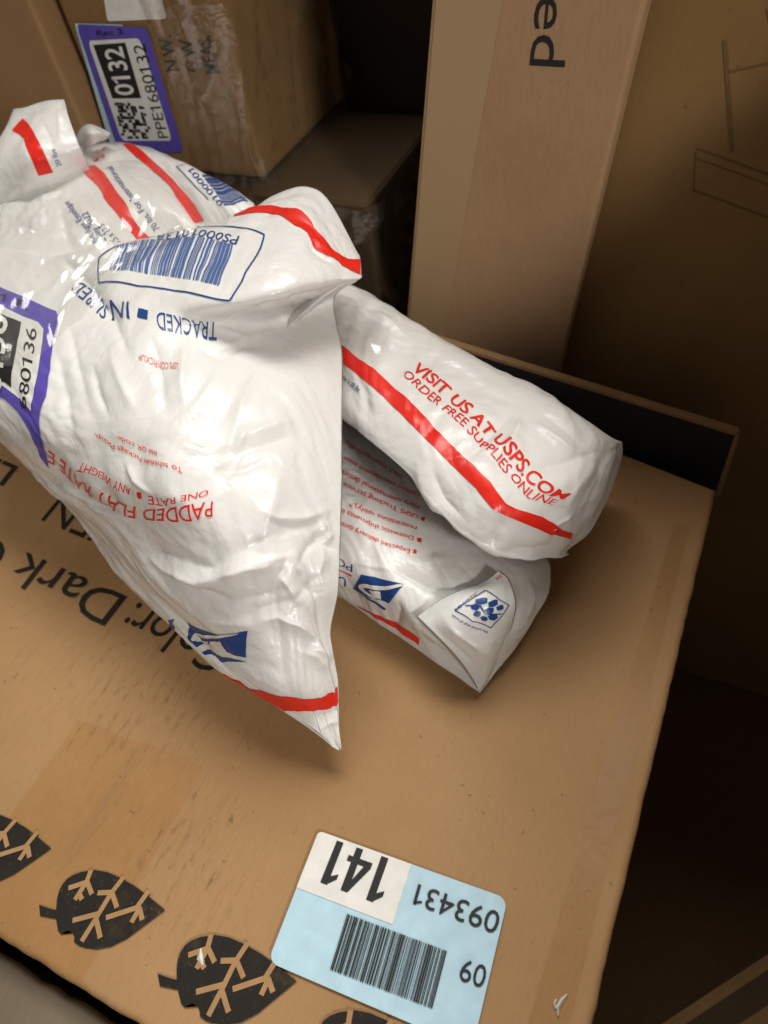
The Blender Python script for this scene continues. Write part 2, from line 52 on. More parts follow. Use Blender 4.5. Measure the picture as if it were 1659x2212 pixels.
PRINTS = {
 'A': [['band',None,'red',[[0.0,11.083],[0.0,11.194],[0.0,11.306],[0.0,11.444],[0.0,11.556],[0.0,11.694],[0.0,11.833],[0.0,11.944],[0.0,12.083],[0.0,12.194],[0.167,12.278],[1.722,12.111],[2.611,12.028],[3.278,11.972],[3.861,11.944],[4.389,11.917],[4.889,11.917],[5.444,11.889],[5.944,11.861],[6.472,11.778],[6.944,11.722]],[[0.0,11.028],[0.0,11.139],[0.167,11.222],[0.917,11.194],[1.361,11.194],[1.833,11.167],[2.222,11.167],[2.5,11.194],[2.861,11.194],[3.139,11.222],[3.444,11.25],[3.722,11.278],[4.056,11.278],[4.389,11.306],[4.694,11.333],[5.056,11.333],[5.417,11.361],[5.806,11.333],[6.167,11.278],[6.556,11.25],[6.917,11.194]]],['band',None,'red',[[4.5,0.917],[4.639,1.0],[4.778,1.028],[4.889,1.056],[5.028,1.056],[5.167,1.056],[5.306,1.083],[5.444,1.111],[5.583,1.167],[5.694,1.222],[5.833,1.278],[5.944,1.278],[6.056,1.306],[6.111,1.389],[6.167,1.5],[6.25,1.556],[6.333,1.583],[6.417,1.583],[6.528,1.556],[6.611,1.583],[6.667,1.694],[6.778,1.694],[6.861,1.694],[6.972,1.528]],[[4.444,0.694],[4.528,0.583],[4.583,0.389],[4.806,0.778],[4.944,0.806],[5.083,0.833],[5.222,0.833],[5.361,0.861],[5.528,0.917],[5.667,0.917],[5.806,0.889],[5.917,0.917],[6.028,0.972],[6.111,1.028],[6.167,1.111],[6.25,1.167],[6.333,1.194],[6.417,1.222],[6.472,1.278],[6.556,1.278],[6.667,1.167],[6.75,1.056],[6.861,0.722],[6.972,0.306]]],['eagle',None,'blue',[[0.0,10.472],[0.278,10.528],[0.861,10.528],[1.333,10.528],[1.722,10.528],[2.083,10.528],[2.472,10.5],[2.75,10.5],[3.028,10.5],[3.278,10.5]],[[1.556,9.944],[1.944,9.944],[2.278,9.944],[2.528,9.972],[2.806,9.972],[3.056,9.972],[3.306,9.972],[3.528,9.972],[3.778,9.944],[4.0,9.944]]],['band',None,'blue',[[0.0,10.028],[0.0,10.083],[0.0,10.139]],[[0.722,9.861],[0.917,9.861],[1.083,9.861]]],['text','PADDED FLAT RATE E','red',[[4.806,7.194],[4.694,7.194],[4.556,7.222],[4.417,7.25],[4.278,7.278],[4.139,7.306],[4.0,7.333],[3.806,7.389],[3.611,7.444],[3.417,7.472],[3.278,7.472],[3.139,7.444],[3.028,7.417],[2.917,7.389],[2.861,7.306],[2.833,7.222],[2.778,7.139],[2.722,7.056],[2.639,7.0],[2.528,6.944],[2.5,6.806],[2.444,6.667],[2.361,6.556],[2.25,6.444],[2.139,6.361],[2.028,6.25]],[[4.667,7.472],[4.528,7.5],[4.333,7.556],[4.167,7.611],[4.0,7.639],[3.778,7.694],[3.583,7.722],[3.417,7.722],[3.222,7.75],[3.0,7.778],[2.778,7.806],[2.611,7.778],[2.472,7.75],[2.389,7.694],[2.25,7.667],[2.222,7.583],[2.222,7.5],[2.222,7.417],[2.194,7.333],[2.167,7.25],[2.25,7.111],[2.222,7.0],[2.167,6.889],[2.111,6.778],[2.028,6.667],[1.917,6.583]]],['text','ONE RATE','red',[[4.806,6.972],[4.722,7.0],[4.611,7.028],[4.5,7.056],[4.389,7.083],[4.278,7.111],[4.167,7.139],[4.056,7.139],[3.944,7.139],[3.861,7.111],[3.75,7.111]],[[4.75,7.083],[4.639,7.111],[4.556,7.139],[4.444,7.167],[4.333,7.194],[4.222,7.222],[4.083,7.25],[3.944,7.306],[3.806,7.333],[3.694,7.333],[3.556,7.333]]],['band',None,'red',[[3.472,7.194],[3.472,7.222],[3.528,7.222]],[[3.583,7.056],[3.611,7.056],[3.667,7.056]]],['text','ANY WEIGHT','red',[[3.5,7.0],[3.444,6.944],[3.361,6.889],[3.25,6.861],[3.167,6.806],[3.056,6.75],[2.972,6.694],[2.889,6.639],[2.778,6.583],[2.667,6.528]],[[3.389,7.167],[3.306,7.111],[3.222,7.083],[3.139,7.028],[3.056,6.972],[3.0,6.889],[2.917,6.833],[2.806,6.778],[2.694,6.75],[2.556,6.722]]],['text','To schedule Package Pickup,','red',[[4.472,6.639],[4.389,6.611],[4.278,6.583],[4.194,6.556],[4.083,6.528],[4.0,6.5],[3.889,6.472],[3.778,6.444],[3.694,6.389],[3.583,6.333],[3.472,6.278],[3.389,6.25],[3.278,6.194],[3.167,6.111],[3.083,6.056],[2.972,6.0]],[[4.472,6.722],[4.389,6.694],[4.278,6.667],[4.194,6.639],[4.083,6.611],[4.0,6.583],[3.889,6.556],[3.778,6.5],[3.694,6.472],[3.583,6.417],[3.472,6.361],[3.361,6.333],[3.25,6.278],[3.167,6.194],[3.056,6.139],[2.944,6.083]]],['text','use QR code.','red',[[4.111,6.389],[4.0,6.333],[3.917,6.306],[3.806,6.25],[3.722,6.222],[3.611,6.167],[3.5,6.111],[3.389,6.083]],[[4.083,6.472],[4.0,6.417],[3.889,6.361],[3.806,6.333],[3.694,6.278],[3.611,6.25],[3.5,6.194],[3.389,6.139]]],['text','USPS.COM/PICKUP','pink',[[4.389,4.722],[4.306,4.694],[4.194,4.667],[4.083,4.611],[4.0,4.583],[3.889,4.556],[3.778,4.528]],[[4.389,4.861],[4.306,4.806],[4.194,4.778],[4.083,4.75],[4.0,4.722],[3.889,4.667],[3.778,4.639]]],['text','TRACKED','blue',[[4.861,3.861],[4.75,3.806],[4.639,3.778],[4.556,3.75],[4.444,3.722],[4.333,3.667],[4.25,3.639],[4.139,3.611],[4.028,3.556],[3.917,3.528]],[[4.917,4.361],[4.806,4.333],[4.694,4.278],[4.611,4.25],[4.5,4.194],[4.417,4.167],[4.306,4.139],[4.222,4.083],[4.111,4.056],[4.028,4.028]]],['band',None,'blue',[[3.833,3.778],[3.75,3.75],[3.667,3.722]],[[3.778,3.5],[3.694,3.472],[3.639,3.472]]],['text','IN','blue',[[3.444,3.278],[3.333,3.25],[3.222,3.222],[3.083,3.139]],[[3.583,3.806],[3.444,3.778],[3.306,3.75],[3.167,3.722]]],['text','SURED','blue',[[3.056,3.306],[2.972,3.139],[2.889,2.944],[2.806,2.778],[2.694,2.583],[2.611,2.444],[2.5,2.25],[2.417,2.111]],[[3.056,3.722],[2.944,3.556],[2.833,3.361],[2.722,3.194],[2.639,3.028],[2.528,2.833],[2.417,2.639],[2.333,2.472]]],['barcode',41,'paleblue',[[2.944,2.139],[3.056,2.194],[3.167,2.25],[3.25,2.278],[3.361,2.333],[3.444,2.361],[3.556,2.417],[3.667,2.444],[3.75,2.472],[3.861,2.5],[3.944,2.528],[4.056,2.556],[4.167,2.583],[4.278,2.583],[4.361,2.583],[4.472,2.611],[4.583,2.611],[4.694,2.639]],[[2.861,1.333],[2.944,1.278],[3.028,1.25],[3.111,1.194],[3.194,1.167],[3.306,1.194],[3.417,1.25],[3.528,1.278],[3.639,1.306],[3.75,1.333],[3.861,1.389],[3.972,1.417],[4.111,1.472],[4.222,1.528],[4.361,1.583],[4.472,1.639],[4.583,1.694],[4.694,1.722]]],['text','PS00010138','blue',[[4.75,1.556],[4.639,1.528],[4.528,1.472],[4.417,1.417],[4.278,1.333],[4.167,1.278],[4.028,1.194],[3.917,1.111],[3.778,1.0],[3.667,0.917],[3.583,0.944],[3.5,0.972],[3.389,0.889],[3.306,0.917]],[[4.722,1.722],[4.611,1.694],[4.5,1.639],[4.389,1.583],[4.306,1.556],[4.167,1.5],[4.056,1.444],[3.944,1.389],[3.833,1.361],[3.75,1.361],[3.639,1.333],[3.556,1.333],[3.444,1.278],[3.361,1.278]]],['poly',None,'violet_paper',[[0.194,1.889],[1.083,2.222],[1.611,2.528],[2.167,3.056],[2.25,3.278],[2.25,3.556],[2.194,3.861],[2.194,4.472],[2.139,5.083],[2.0,5.5],[1.944,5.944],[1.944,6.417],[1.917,6.75],[1.806,6.444],[1.722,5.861],[1.583,5.417],[1.389,5.111],[0.222,4.556]],[[0.194,1.889]]],['poly',None,'white_paper',[[0.194,2.361],[1.111,2.639],[1.889,3.306],[2.0,3.528],[2.0,4.0],[2.0,4.528],[1.944,4.944],[1.861,5.361],[1.75,5.194],[1.583,5.0],[1.389,4.806],[0.222,4.361]],[[0.194,2.361]]],['poly',None,'black',[[0.194,2.5],[1.139,2.861],[1.583,3.222],[1.556,3.917],[1.528,4.472],[1.528,4.833],[1.417,4.722],[0.222,4.25]],[[0.194,2.5]]],['text','680136','black',[[1.778,5.333],[1.806,5.194],[1.833,5.028],[1.861,4.889],[1.889,4.778],[1.889,4.639],[1.889,4.472],[1.889,4.333],[1.889,4.194],[1.889,4.056],[1.889,3.889],[1.889,3.694],[1.889,3.528]],[[1.611,5.25],[1.667,5.111],[1.667,4.944],[1.694,4.806],[1.694,4.667],[1.694,4.528],[1.694,4.389],[1.694,4.222],[1.694,4.083],[1.694,3.917],[1.694,3.75],[1.694,3.556],[1.694,3.361]]],['bold','0136','white_ink',[[1.361,4.972],[1.361,4.833],[1.361,4.667],[1.361,4.528],[1.361,4.361],[1.361,4.222],[1.361,4.056],[1.333,3.861],[1.333,3.667],[1.333,3.444],[1.333,3.25],[1.333,3.056]],[[1.0,4.833],[1.0,4.694],[1.0,4.528],[1.0,4.389],[1.0,4.222],[0.972,4.056],[0.972,3.889],[0.972,3.667],[0.972,3.472],[0.972,3.25],[0.972,3.056],[0.972,2.889]]],['bold','1 R','black',[[1.139,2.556],[1.222,2.611],[1.333,2.667],[1.444,2.722],[1.583,2.833],[1.694,2.917]],[[1.139,2.417],[1.25,2.444],[1.361,2.5],[1.472,2.583],[1.583,2.639],[1.694,2.722]]],['loop',5.0,'blue',[[3.083,1.111],[2.833,1.389],[2.694,1.667],[2.806,2.472],[3.472,2.778],[4.194,2.917],[4.972,3.0],[5.028,2.333],[5.194,1.528],[4.722,1.361],[4.278,1.167],[3.778,0.917],[3.389,0.972],[3.083,1.111]],[[3.083,1.111]]]],
 'B': [['band',None,'red',[[2.833,1.0],[2.889,1.389],[2.944,1.611],[3.028,1.778],[3.083,1.972],[3.083,2.222],[3.028,2.444],[3.028,2.667],[3.056,2.833],[3.083,3.0],[3.111,3.167],[3.139,3.333],[3.194,3.472],[3.25,3.611],[3.306,3.778]],[[3.222,1.111],[3.306,1.389],[3.389,1.583],[3.417,1.778],[3.444,1.972],[3.444,2.194],[3.444,2.417],[3.472,2.611],[3.472,2.806],[3.444,3.0],[3.444,3.194],[3.472,3.333],[3.528,3.5],[3.611,3.639],[3.722,3.778]]],['text','70 lbs. For International','blue',[[4.222,3.583],[4.139,3.417],[4.056,3.278],[4.0,3.111],[3.917,2.944],[3.889,2.75],[3.833,2.556],[3.806,2.361],[3.778,2.139],[3.75,1.917],[3.722,1.722],[3.694,1.528],[3.667,1.278]],[[3.972,3.667],[3.917,3.5],[3.833,3.361],[3.75,3.194],[3.694,3.028],[3.639,2.861],[3.611,2.667],[3.583,2.472],[3.583,2.25],[3.556,2.028],[3.528,1.806],[3.528,1.611],[3.5,1.389]]],['text','Padded Flat Rate Envelope','blue',[[2.611,4.0],[2.583,3.889],[2.556,3.75],[2.528,3.611],[2.472,3.472],[2.444,3.306],[2.417,3.139],[2.361,3.0],[2.361,2.806],[2.333,2.611],[2.333,2.417],[2.306,2.194]],[[2.528,4.0],[2.5,3.944],[2.444,3.806],[2.417,3.639],[2.389,3.5],[2.333,3.361],[2.306,3.194],[2.25,3.028],[2.222,2.861],[2.194,2.667],[2.194,2.472],[2.167,2.25]]],['text','EP14PE July 2022','blue',[[2.778,4.0],[2.75,3.917],[2.694,3.778],[2.667,3.639],[2.639,3.5],[2.583,3.389],[2.583,3.222],[2.556,3.083],[2.528,2.917],[2.528,2.75]],[[2.667,4.0],[2.611,3.972],[2.583,3.833],[2.556,3.694],[2.5,3.556],[2.472,3.417],[2.444,3.278],[2.417,3.139],[2.389,2.972],[2.389,2.806]]],['text','9.5 x 12.5','blue',[[2.917,3.722],[2.861,3.583],[2.806,3.444],[2.75,3.306],[2.694,3.167]],[[2.778,3.778],[2.722,3.639],[2.667,3.5],[2.639,3.361],[2.583,3.222]]]],
 'C': [['band',None,'red',[[1.611,1.25],[1.694,1.5],[1.778,1.694],[1.861,1.861],[1.972,2.028],[2.056,2.222],[2.194,2.333],[2.306,2.472],[2.444,2.583],[2.556,2.694],[2.667,2.806],[2.722,2.972],[2.75,3.167],[2.806,3.333],[2.861,3.5],[2.944,3.639],[3.083,3.778],[3.222,3.917]],[[2.028,1.167],[2.139,1.389],[2.25,1.528],[2.361,1.667],[2.472,1.806],[2.583,1.944],[2.722,2.056],[2.806,2.222],[2.917,2.361],[3.0,2.5],[3.056,2.667],[3.167,2.806],[3.278,2.944],[3.389,3.083],[3.528,3.222],[3.611,3.389],[3.75,3.556],[3.861,3.722]]],['loop',3.2,'blue',[[4.25,2.694],[3.806,2.111],[3.361,1.611],[3.806,1.25],[4.111,1.0]],[[4.25,2.694]]],['barcode',27,'blue',[[4.917,2.556],[4.778,2.306],[4.667,2.083],[4.583,1.861],[4.472,1.722],[4.389,1.556],[4.306,1.389]],[[5.778,1.5],[5.611,1.389],[5.417,1.306],[5.222,1.25],[5.056,1.111],[4.861,0.917],[4.667,0.944]]],['text','0100001','blue',[[4.889,2.5],[4.75,2.278],[4.611,2.083],[4.5,1.917],[4.389,1.778],[4.278,1.639],[4.194,1.472],[4.083,1.306]],[[4.694,2.778],[4.528,2.611],[4.389,2.417],[4.25,2.25],[4.139,2.083],[4.028,1.917],[3.944,1.722],[3.833,1.583]]],['hatch',None,'red',[[0.361,2.194],[0.583,2.167],[0.833,2.111]],[[0.5,1.722],[0.778,1.556],[1.056,1.333]]]],
 'D': [['band',None,'red',[[0.611,1.0],[1.139,1.194],[1.5,1.389],[1.75,1.639],[1.944,1.861],[2.139,2.139],[2.278,2.389],[2.389,2.667],[2.5,2.972]],[[1.028,0.472],[1.5,0.833],[1.889,1.167],[2.194,1.444],[2.472,1.722],[2.667,2.028],[2.806,2.333],[2.917,2.667],[3.0,3.0]]],['text','20 lbs','blue',[[3.278,2.778],[3.222,2.556],[3.194,2.306],[3.139,2.083]],[[3.139,2.806],[3.083,2.583],[3.028,2.361],[2.972,2.139]]]],
 'E1': [['band',None,'red',[[0.972,3.944],[1.167,4.028],[1.389,4.028],[1.611,3.972],[1.833,3.889],[2.028,3.861],[2.194,3.889],[2.389,3.861],[2.556,3.889],[2.722,3.889],[2.889,3.917],[3.056,3.944],[3.194,3.972],[3.361,4.0],[3.5,4.0],[3.639,4.028],[3.778,4.056],[3.944,4.194],[4.111,4.333],[4.306,4.333],[4.5,4.333],[4.722,4.389],[4.972,4.5],[5.278,4.722],[5.583,4.944],[6.056,5.194]],[[0.944,3.139],[1.167,3.167],[1.361,3.194],[1.583,3.111],[1.778,3.056],[1.944,3.056],[2.139,3.056],[2.306,3.056],[2.472,3.083],[2.639,3.111],[2.806,3.139],[2.972,3.222],[3.111,3.306],[3.278,3.361],[3.417,3.444],[3.583,3.472],[3.722,3.556],[3.889,3.611],[4.056,3.778],[4.222,3.944],[4.417,3.944],[4.639,3.917],[4.889,3.944],[5.167,4.139],[5.528,4.611],[5.944,4.917]]],['bold','VISIT US AT USPS.COM','red',[[2.278,2.306],[2.389,2.306],[2.5,2.306],[2.611,2.306],[2.694,2.333],[2.806,2.361],[2.917,2.361],[3.0,2.417],[3.111,2.444],[3.222,2.472],[3.306,2.5],[3.389,2.528],[3.5,2.556],[3.583,2.611],[3.694,2.639],[3.778,2.694],[3.889,2.75],[4.0,2.806],[4.111,2.889],[4.222,2.972],[4.333,3.056],[4.472,3.139],[4.611,3.194],[4.75,3.278],[4.917,3.278],[5.083,3.306]],[[2.333,2.0],[2.444,2.028],[2.556,2.028],[2.667,2.056],[2.75,2.083],[2.861,2.111],[2.972,2.139],[3.083,2.167],[3.167,2.194],[3.278,2.222],[3.361,2.278],[3.472,2.306],[3.556,2.333],[3.667,2.389],[3.75,2.417],[3.861,2.444],[3.972,2.5],[4.083,2.556],[4.194,2.611],[4.306,2.694],[4.417,2.75],[4.556,2.833],[4.694,2.944],[4.861,3.028],[5.028,3.083],[5.194,3.139]]],['text','ORDER FREE SUPPLIES ONLINE','red',[[2.222,2.583],[2.306,2.611],[2.417,2.611],[2.528,2.639],[2.639,2.639],[2.75,2.639],[2.833,2.667],[2.944,2.667],[3.056,2.694],[3.139,2.722],[3.25,2.75],[3.333,2.806],[3.444,2.833],[3.528,2.861],[3.639,2.889],[3.722,2.944],[3.833,3.0],[3.917,3.083],[4.028,3.167],[4.139,3.194],[4.25,3.306],[4.389,3.417],[4.5,3.5],[4.639,3.5],[4.806,3.5],[4.944,3.5]],[[2.25,2.361],[2.361,2.389],[2.472,2.389],[2.583,2.417],[2.694,2.417],[2.778,2.444],[2.889,2.472],[3.0,2.5],[3.083,2.5],[3.194,2.528],[3.278,2.556],[3.389,2.583],[3.472,2.639],[3.556,2.694],[3.667,2.722],[3.778,2.75],[3.861,2.806],[3.972,2.861],[4.083,2.917],[4.194,3.028],[4.306,3.083],[4.417,3.194],[4.556,3.25],[4.722,3.278],[4.861,3.306],[5.028,3.361]]],['text','weight is 20 lbs.','blue',[[0.944,4.556],[1.028,4.639],[1.139,4.639],[1.25,4.667],[1.361,4.667],[1.472,4.667]],[[1.0,4.389],[1.111,4.417],[1.194,4.472],[1.306,4.472],[1.444,4.417],[1.556,4.417]]]],
 'E2': [['text','Expected delivery date','red',[[2.472,1.972],[2.333,2.028],[2.222,2.028],[2.083,2.083],[1.944,2.111],[1.833,2.111],[1.722,2.139],[1.583,2.139],[1.472,2.139],[1.361,2.139],[1.25,2.111],[1.139,2.111],[1.028,2.083]],[[2.472,2.111],[2.333,2.139],[2.194,2.167],[2.083,2.194],[1.944,2.222],[1.833,2.222],[1.694,2.25],[1.583,2.25],[1.472,2.25],[1.333,2.25],[1.222,2.222],[1.111,2.222],[1.0,2.194]]],['band',None,'red',[[2.611,2.028],[2.583,2.028],[2.528,2.056]],[[2.611,1.917],[2.583,1.917],[2.556,1.917]]],['text','Domestic shipments in','red',[[2.5,1.583],[2.361,1.639],[2.25,1.667],[2.111,1.722],[1.972,1.75],[1.833,1.778],[1.722,1.806],[1.583,1.833],[1.472,1.833],[1.333,1.861],[1.222,1.833],[1.111,1.833],[1.0,1.806]],[[2.5,1.694],[2.361,1.75],[2.222,1.806],[2.083,1.833],[1.972,1.861],[1.833,1.889],[1.722,1.917],[1.583,1.944],[1.444,1.944],[1.333,1.944],[1.222,1.944],[1.083,1.944],[0.972,1.917]]],['band',None,'red',[[2.667,1.639],[2.611,1.667],[2.583,1.667]],[[2.667,1.528],[2.639,1.528],[2.583,1.556]]],['text','restrictions apply).*','red',[[2.528,1.278],[2.389,1.333],[2.278,1.361],[2.139,1.417],[2.028,1.444],[1.889,1.5],[1.778,1.528],[1.639,1.583],[1.528,1.611],[1.417,1.611],[1.278,1.639],[1.167,1.639]],[[2.528,1.417],[2.389,1.444],[2.25,1.5],[2.139,1.528],[2.0,1.583],[1.889,1.611],[1.75,1.639],[1.639,1.667],[1.528,1.694],[1.389,1.722],[1.278,1.75],[1.167,1.75]]],['text','USPS Tracking service','red',[[2.528,0.917],[2.389,0.972],[2.278,1.028],[2.167,1.056],[2.028,1.111],[1.917,1.139],[1.806,1.167],[1.694,1.222],[1.583,1.25],[1.472,1.25],[1.361,1.278],[1.25,1.278],[1.139,1.278],[1.028,1.278]],[[2.5,1.056],[2.389,1.111],[2.278,1.139],[2.139,1.194],[2.028,1.222],[1.917,1.25],[1.806,1.278],[1.694,1.306],[1.556,1.361],[1.444,1.389],[1.333,1.389],[1.222,1.389],[1.111,1.389],[1.028,1.361]]],['band',None,'red',[[2.639,1.0],[2.611,1.0],[2.583,1.0]],[[2.667,0.833],[2.611,0.889],[2.583,0.889]]],['text','many international destina','red',[[2.528,0.611],[2.389,0.694],[2.278,0.778],[2.139,0.833],[2.028,0.889],[1.889,0.944],[1.778,0.972],[1.639,1.028],[1.528,1.056],[1.417,1.083],[1.306,1.083],[1.194,1.083],[1.083,1.083],[0.972,1.056]],[[2.528,0.75],[2.389,0.833],[2.25,0.917],[2.139,0.944],[2.0,1.0],[1.889,1.056],[1.75,1.111],[1.639,1.139],[1.528,1.167],[1.389,1.194],[1.278,1.194],[1.167,1.194],[1.056,1.167],[0.944,1.167]]],['text','Limited international insura','red',[[2.5,0.278],[2.361,0.389],[2.25,0.472],[2.139,0.528],[2.028,0.556],[1.917,0.611],[1.806,0.667],[1.694,0.694],[1.583,0.75],[1.472,0.778],[1.361,0.806],[1.278,0.806],[1.167,0.806],[1.056,0.806],[0.944,0.806]],[[2.472,0.444],[2.361,0.528],[2.25,0.583],[2.139,0.639],[2.028,0.667],[1.917,0.722],[1.806,0.75],[1.694,0.806],[1.583,0.833],[1.472,0.861],[1.361,0.889],[1.25,0.917],[1.139,0.917],[1.056,0.889],[0.944,0.889]]],['band',None,'red',[[2.611,0.361],[2.583,0.361],[2.556,0.389]],[[2.639,0.167],[2.583,0.25],[2.556,0.278]]],['text','used internationally, a','red',[[2.111,0.278],[2.0,0.333],[1.889,0.361],[1.806,0.389],[1.694,0.417],[1.583,0.472],[1.472,0.5],[1.361,0.528],[1.25,0.528],[1.139,0.556],[1.056,0.528],[0.944,0.528]],[[2.111,0.389],[2.0,0.417],[1.889,0.472],[1.778,0.5],[1.667,0.528],[1.583,0.556],[1.472,0.583],[1.361,0.611],[1.25,0.611],[1.139,0.639],[1.028,0.611],[0.917,0.611]]],['eagle2',None,'blue',[[1.361,4.25],[1.5,4.222],[1.667,4.139],[1.806,4.083],[1.944,4.028],[2.083,4.0],[2.222,3.972]],[[1.472,3.333],[1.639,3.25],[1.778,3.167],[1.944,3.111],[2.083,3.083],[2.25,3.056],[2.417,3.028]]],['text','POS','blue',[[1.306,3.111],[1.167,3.111],[1.056,3.083],[0.944,3.056],[0.833,3.0]],[[1.306,3.417],[1.167,3.389],[1.056,3.361],[0.944,3.306],[0.833,3.25]]],['text','UNI','blue',[[1.194,3.833],[1.111,3.806],[1.0,3.75],[0.889,3.722],[0.778,3.639]],[[1.222,4.222],[1.083,4.222],[0.972,4.194],[0.889,4.111],[0.778,4.056]]],['band',None,'red',[[1.306,3.639],[1.167,3.611],[1.028,3.556],[0.889,3.5]],[[1.306,3.556],[1.167,3.556],[1.028,3.5],[0.889,3.444]]],['band',None,'red',[[1.556,4.861],[1.694,4.833],[1.833,4.778],[1.972,4.778],[2.083,4.778],[2.222,4.778],[2.361,4.778],[2.5,4.778],[2.611,4.806],[2.75,4.806],[2.889,4.806],[3.0,4.833]],[[1.528,4.833],[1.667,4.778],[1.806,4.722],[1.944,4.667],[2.083,4.639],[2.194,4.639],[2.333,4.611],[2.472,4.611],[2.611,4.583],[2.75,4.583],[2.861,4.611],[2.972,4.639]]]],
 'EF': [['loop',2.6,'blue',[[2.944,0.722],[3.306,1.5],[3.667,1.944],[3.278,2.278],[2.778,2.583],[1.861,2.028],[1.417,1.028],[2.222,0.861],[2.944,0.722]],[[2.944,0.722]]],['emblem',None,'blue',[[1.528,1.111],[1.667,1.389],[1.833,1.694],[2.028,1.944],[2.278,2.167],[2.528,2.333],[2.806,2.5]],[[2.861,0.861],[2.972,1.083],[3.083,1.278],[3.222,1.444],[3.333,1.611],[3.472,1.778],[3.611,1.944]]],['text','LOGISTIC','blue',[[1.444,1.111],[1.778,1.028],[2.083,0.944],[2.389,0.861],[2.667,0.778]],[[1.444,0.944],[1.778,0.861],[2.083,0.778],[2.389,0.667],[2.667,0.556]]],['text','the postal seal of trust','blue',[[2.583,2.694],[2.222,2.528],[1.917,2.361],[1.667,2.111],[1.472,1.806],[1.333,1.472],[1.222,1.139]],[[2.472,2.778],[2.111,2.611],[1.806,2.417],[1.528,2.167],[1.333,1.861],[1.222,1.556],[1.111,1.222]]],['band',None,'red',[[3.667,4.056],[4.0,4.306],[4.0,4.361]],[[3.806,3.667],[4.0,3.861],[4.0,3.889]]],['text','USA','red',[[3.972,0.278],[3.75,0.389],[3.528,0.333]],[[3.944,0.556],[3.722,0.611],[3.528,0.583]]]],
 'FM': [],
 'T': [],
 'EC': []}
FLAT = {
 'label': [['round',0.05,'blue_paper',[[-0.1233,0.0055,0.45],[-0.022,0.0127,0.45]],[[-0.1278,0.0684,0.45],[-0.0265,0.0757,0.45]]],['round2',0.05,'white_paper',[[-0.1258,0.0397,0.45],[-0.0739,0.0435,0.45]],[[-0.1278,0.0684,0.45],[-0.0759,0.0721,0.45]]]],
 'label_ink': [['digits','141','black',[[-0.0842,0.0703,0.45],[-0.1169,0.0676,0.45]],[[-0.0831,0.0489,0.45],[-0.1159,0.0464,0.45]]],['text','093431','black',[[-0.0272,0.0686,0.45],[-0.0691,0.0649,0.45]],[[-0.0269,0.0589,0.45],[-0.0683,0.0557,0.45]]],['text','09','black',[[-0.0258,0.045,0.45],[-0.0374,0.0437,0.45]],[[-0.0251,0.036,0.45],[-0.0368,0.0348,0.45]]],['barcode',64,'black',[[-0.0937,0.0146,0.45],[-0.0435,0.0197,0.45]],[[-0.0964,0.039,0.45],[-0.0455,0.0435,0.45]]]],
 'box_ink': [['text','Dark G','black',[[-0.3226,0.1544,0.45],[-0.469,0.1631,0.45]],[[-0.3238,0.1298,0.45],[-0.4662,0.137,0.45]]],['text','Color:','black',[[-0.228,0.1486,0.45],[-0.3122,0.1533,0.45]],[[-0.2313,0.1258,0.45],[-0.3136,0.129,0.45]]],['text','SVEN','black',[[-0.3442,0.2065,0.45],[-0.4334,0.215,0.45]],[[-0.344,0.1822,0.45],[-0.4324,0.1883,0.45]]],['bold','LE','black',[[-0.4909,0.2265,0.45],[-0.5285,0.2299,0.45]],[[-0.4887,0.2063,0.45],[-0.5276,0.2097,0.45]]]],
 'f_label': [['round',0.05,'violet_paper',[[-0.5295,0.498,0.5724],[-0.4545,0.498,0.5778]],[[-0.5192,0.498,0.6751],[-0.4493,0.498,0.6736]]]],
 'f_under': [['round',0.03,'blue_paper',[[-0.5377,0.499,0.5755],[-0.4802,0.499,0.5755]],[[-0.5218,0.499,0.6753],[-0.4723,0.499,0.6749]]]],
 'f_white': [['round',0.05,'white_paper',[[-0.4868,0.499,0.6769],[-0.4287,0.499,0.679]],[[-0.477,0.499,0.7088],[-0.4259,0.499,0.7083]]]],
 'f_label_white': [['round',0.06,'white_paper',[[-0.52,0.4977,0.5839],[-0.4628,0.4977,0.5877]],[[-0.5137,0.4977,0.6634],[-0.4593,0.4977,0.6663]]]],
 'f_label_ink': [['band',None,'black',[[-0.5111,0.4974,0.6198],[-0.4796,0.4974,0.6216]],[[-0.5093,0.4974,0.6606],[-0.4754,0.4974,0.6629]]],['text','PPE1680132','black',[[-0.4655,0.4974,0.59],[-0.4564,0.4974,0.6626]],[[-0.4764,0.4974,0.5889],[-0.4688,0.4974,0.6614]]],['blot',None,'black',[[-0.5188,0.4974,0.5857],[-0.4823,0.4974,0.5881]],[[-0.5112,0.4974,0.6168],[-0.4797,0.4974,0.6183]]],['text','Rec 3','black',[[-0.5014,0.4974,0.667],[-0.4747,0.4974,0.6687]],[[-0.5006,0.4974,0.671],[-0.4741,0.4974,0.6726]]]],
 'f_label_white_ink': [['bold','0132','white_paper',[[-0.485,0.4971,0.624],[-0.4803,0.4971,0.6603]],[[-0.5048,0.4971,0.6228],[-0.4991,0.4971,0.6586]]]],
 'f_ink': [['bold','N.W.','black',[[-0.4319,0.499,0.6436],[-0.4299,0.499,0.6685]],[[-0.4446,0.499,0.6425],[-0.4418,0.499,0.6674]]],['bold','G.W.','black',[[-0.4126,0.499,0.6432],[-0.4113,0.499,0.6679]],[[-0.4253,0.499,0.6425],[-0.4232,0.499,0.667]]],['bold','MEAS.','black',[[-0.3941,0.499,0.6428],[-0.3941,0.499,0.6687]],[[-0.4069,0.499,0.6421],[-0.4064,0.499,0.6673]]]],
 'h_ink': [['text','ed','black',[[-0.1319,0.446,0.7102],[-0.1353,0.446,0.6761]],[[-0.1147,0.446,0.7097],[-0.115,0.446,0.6757]]]]}
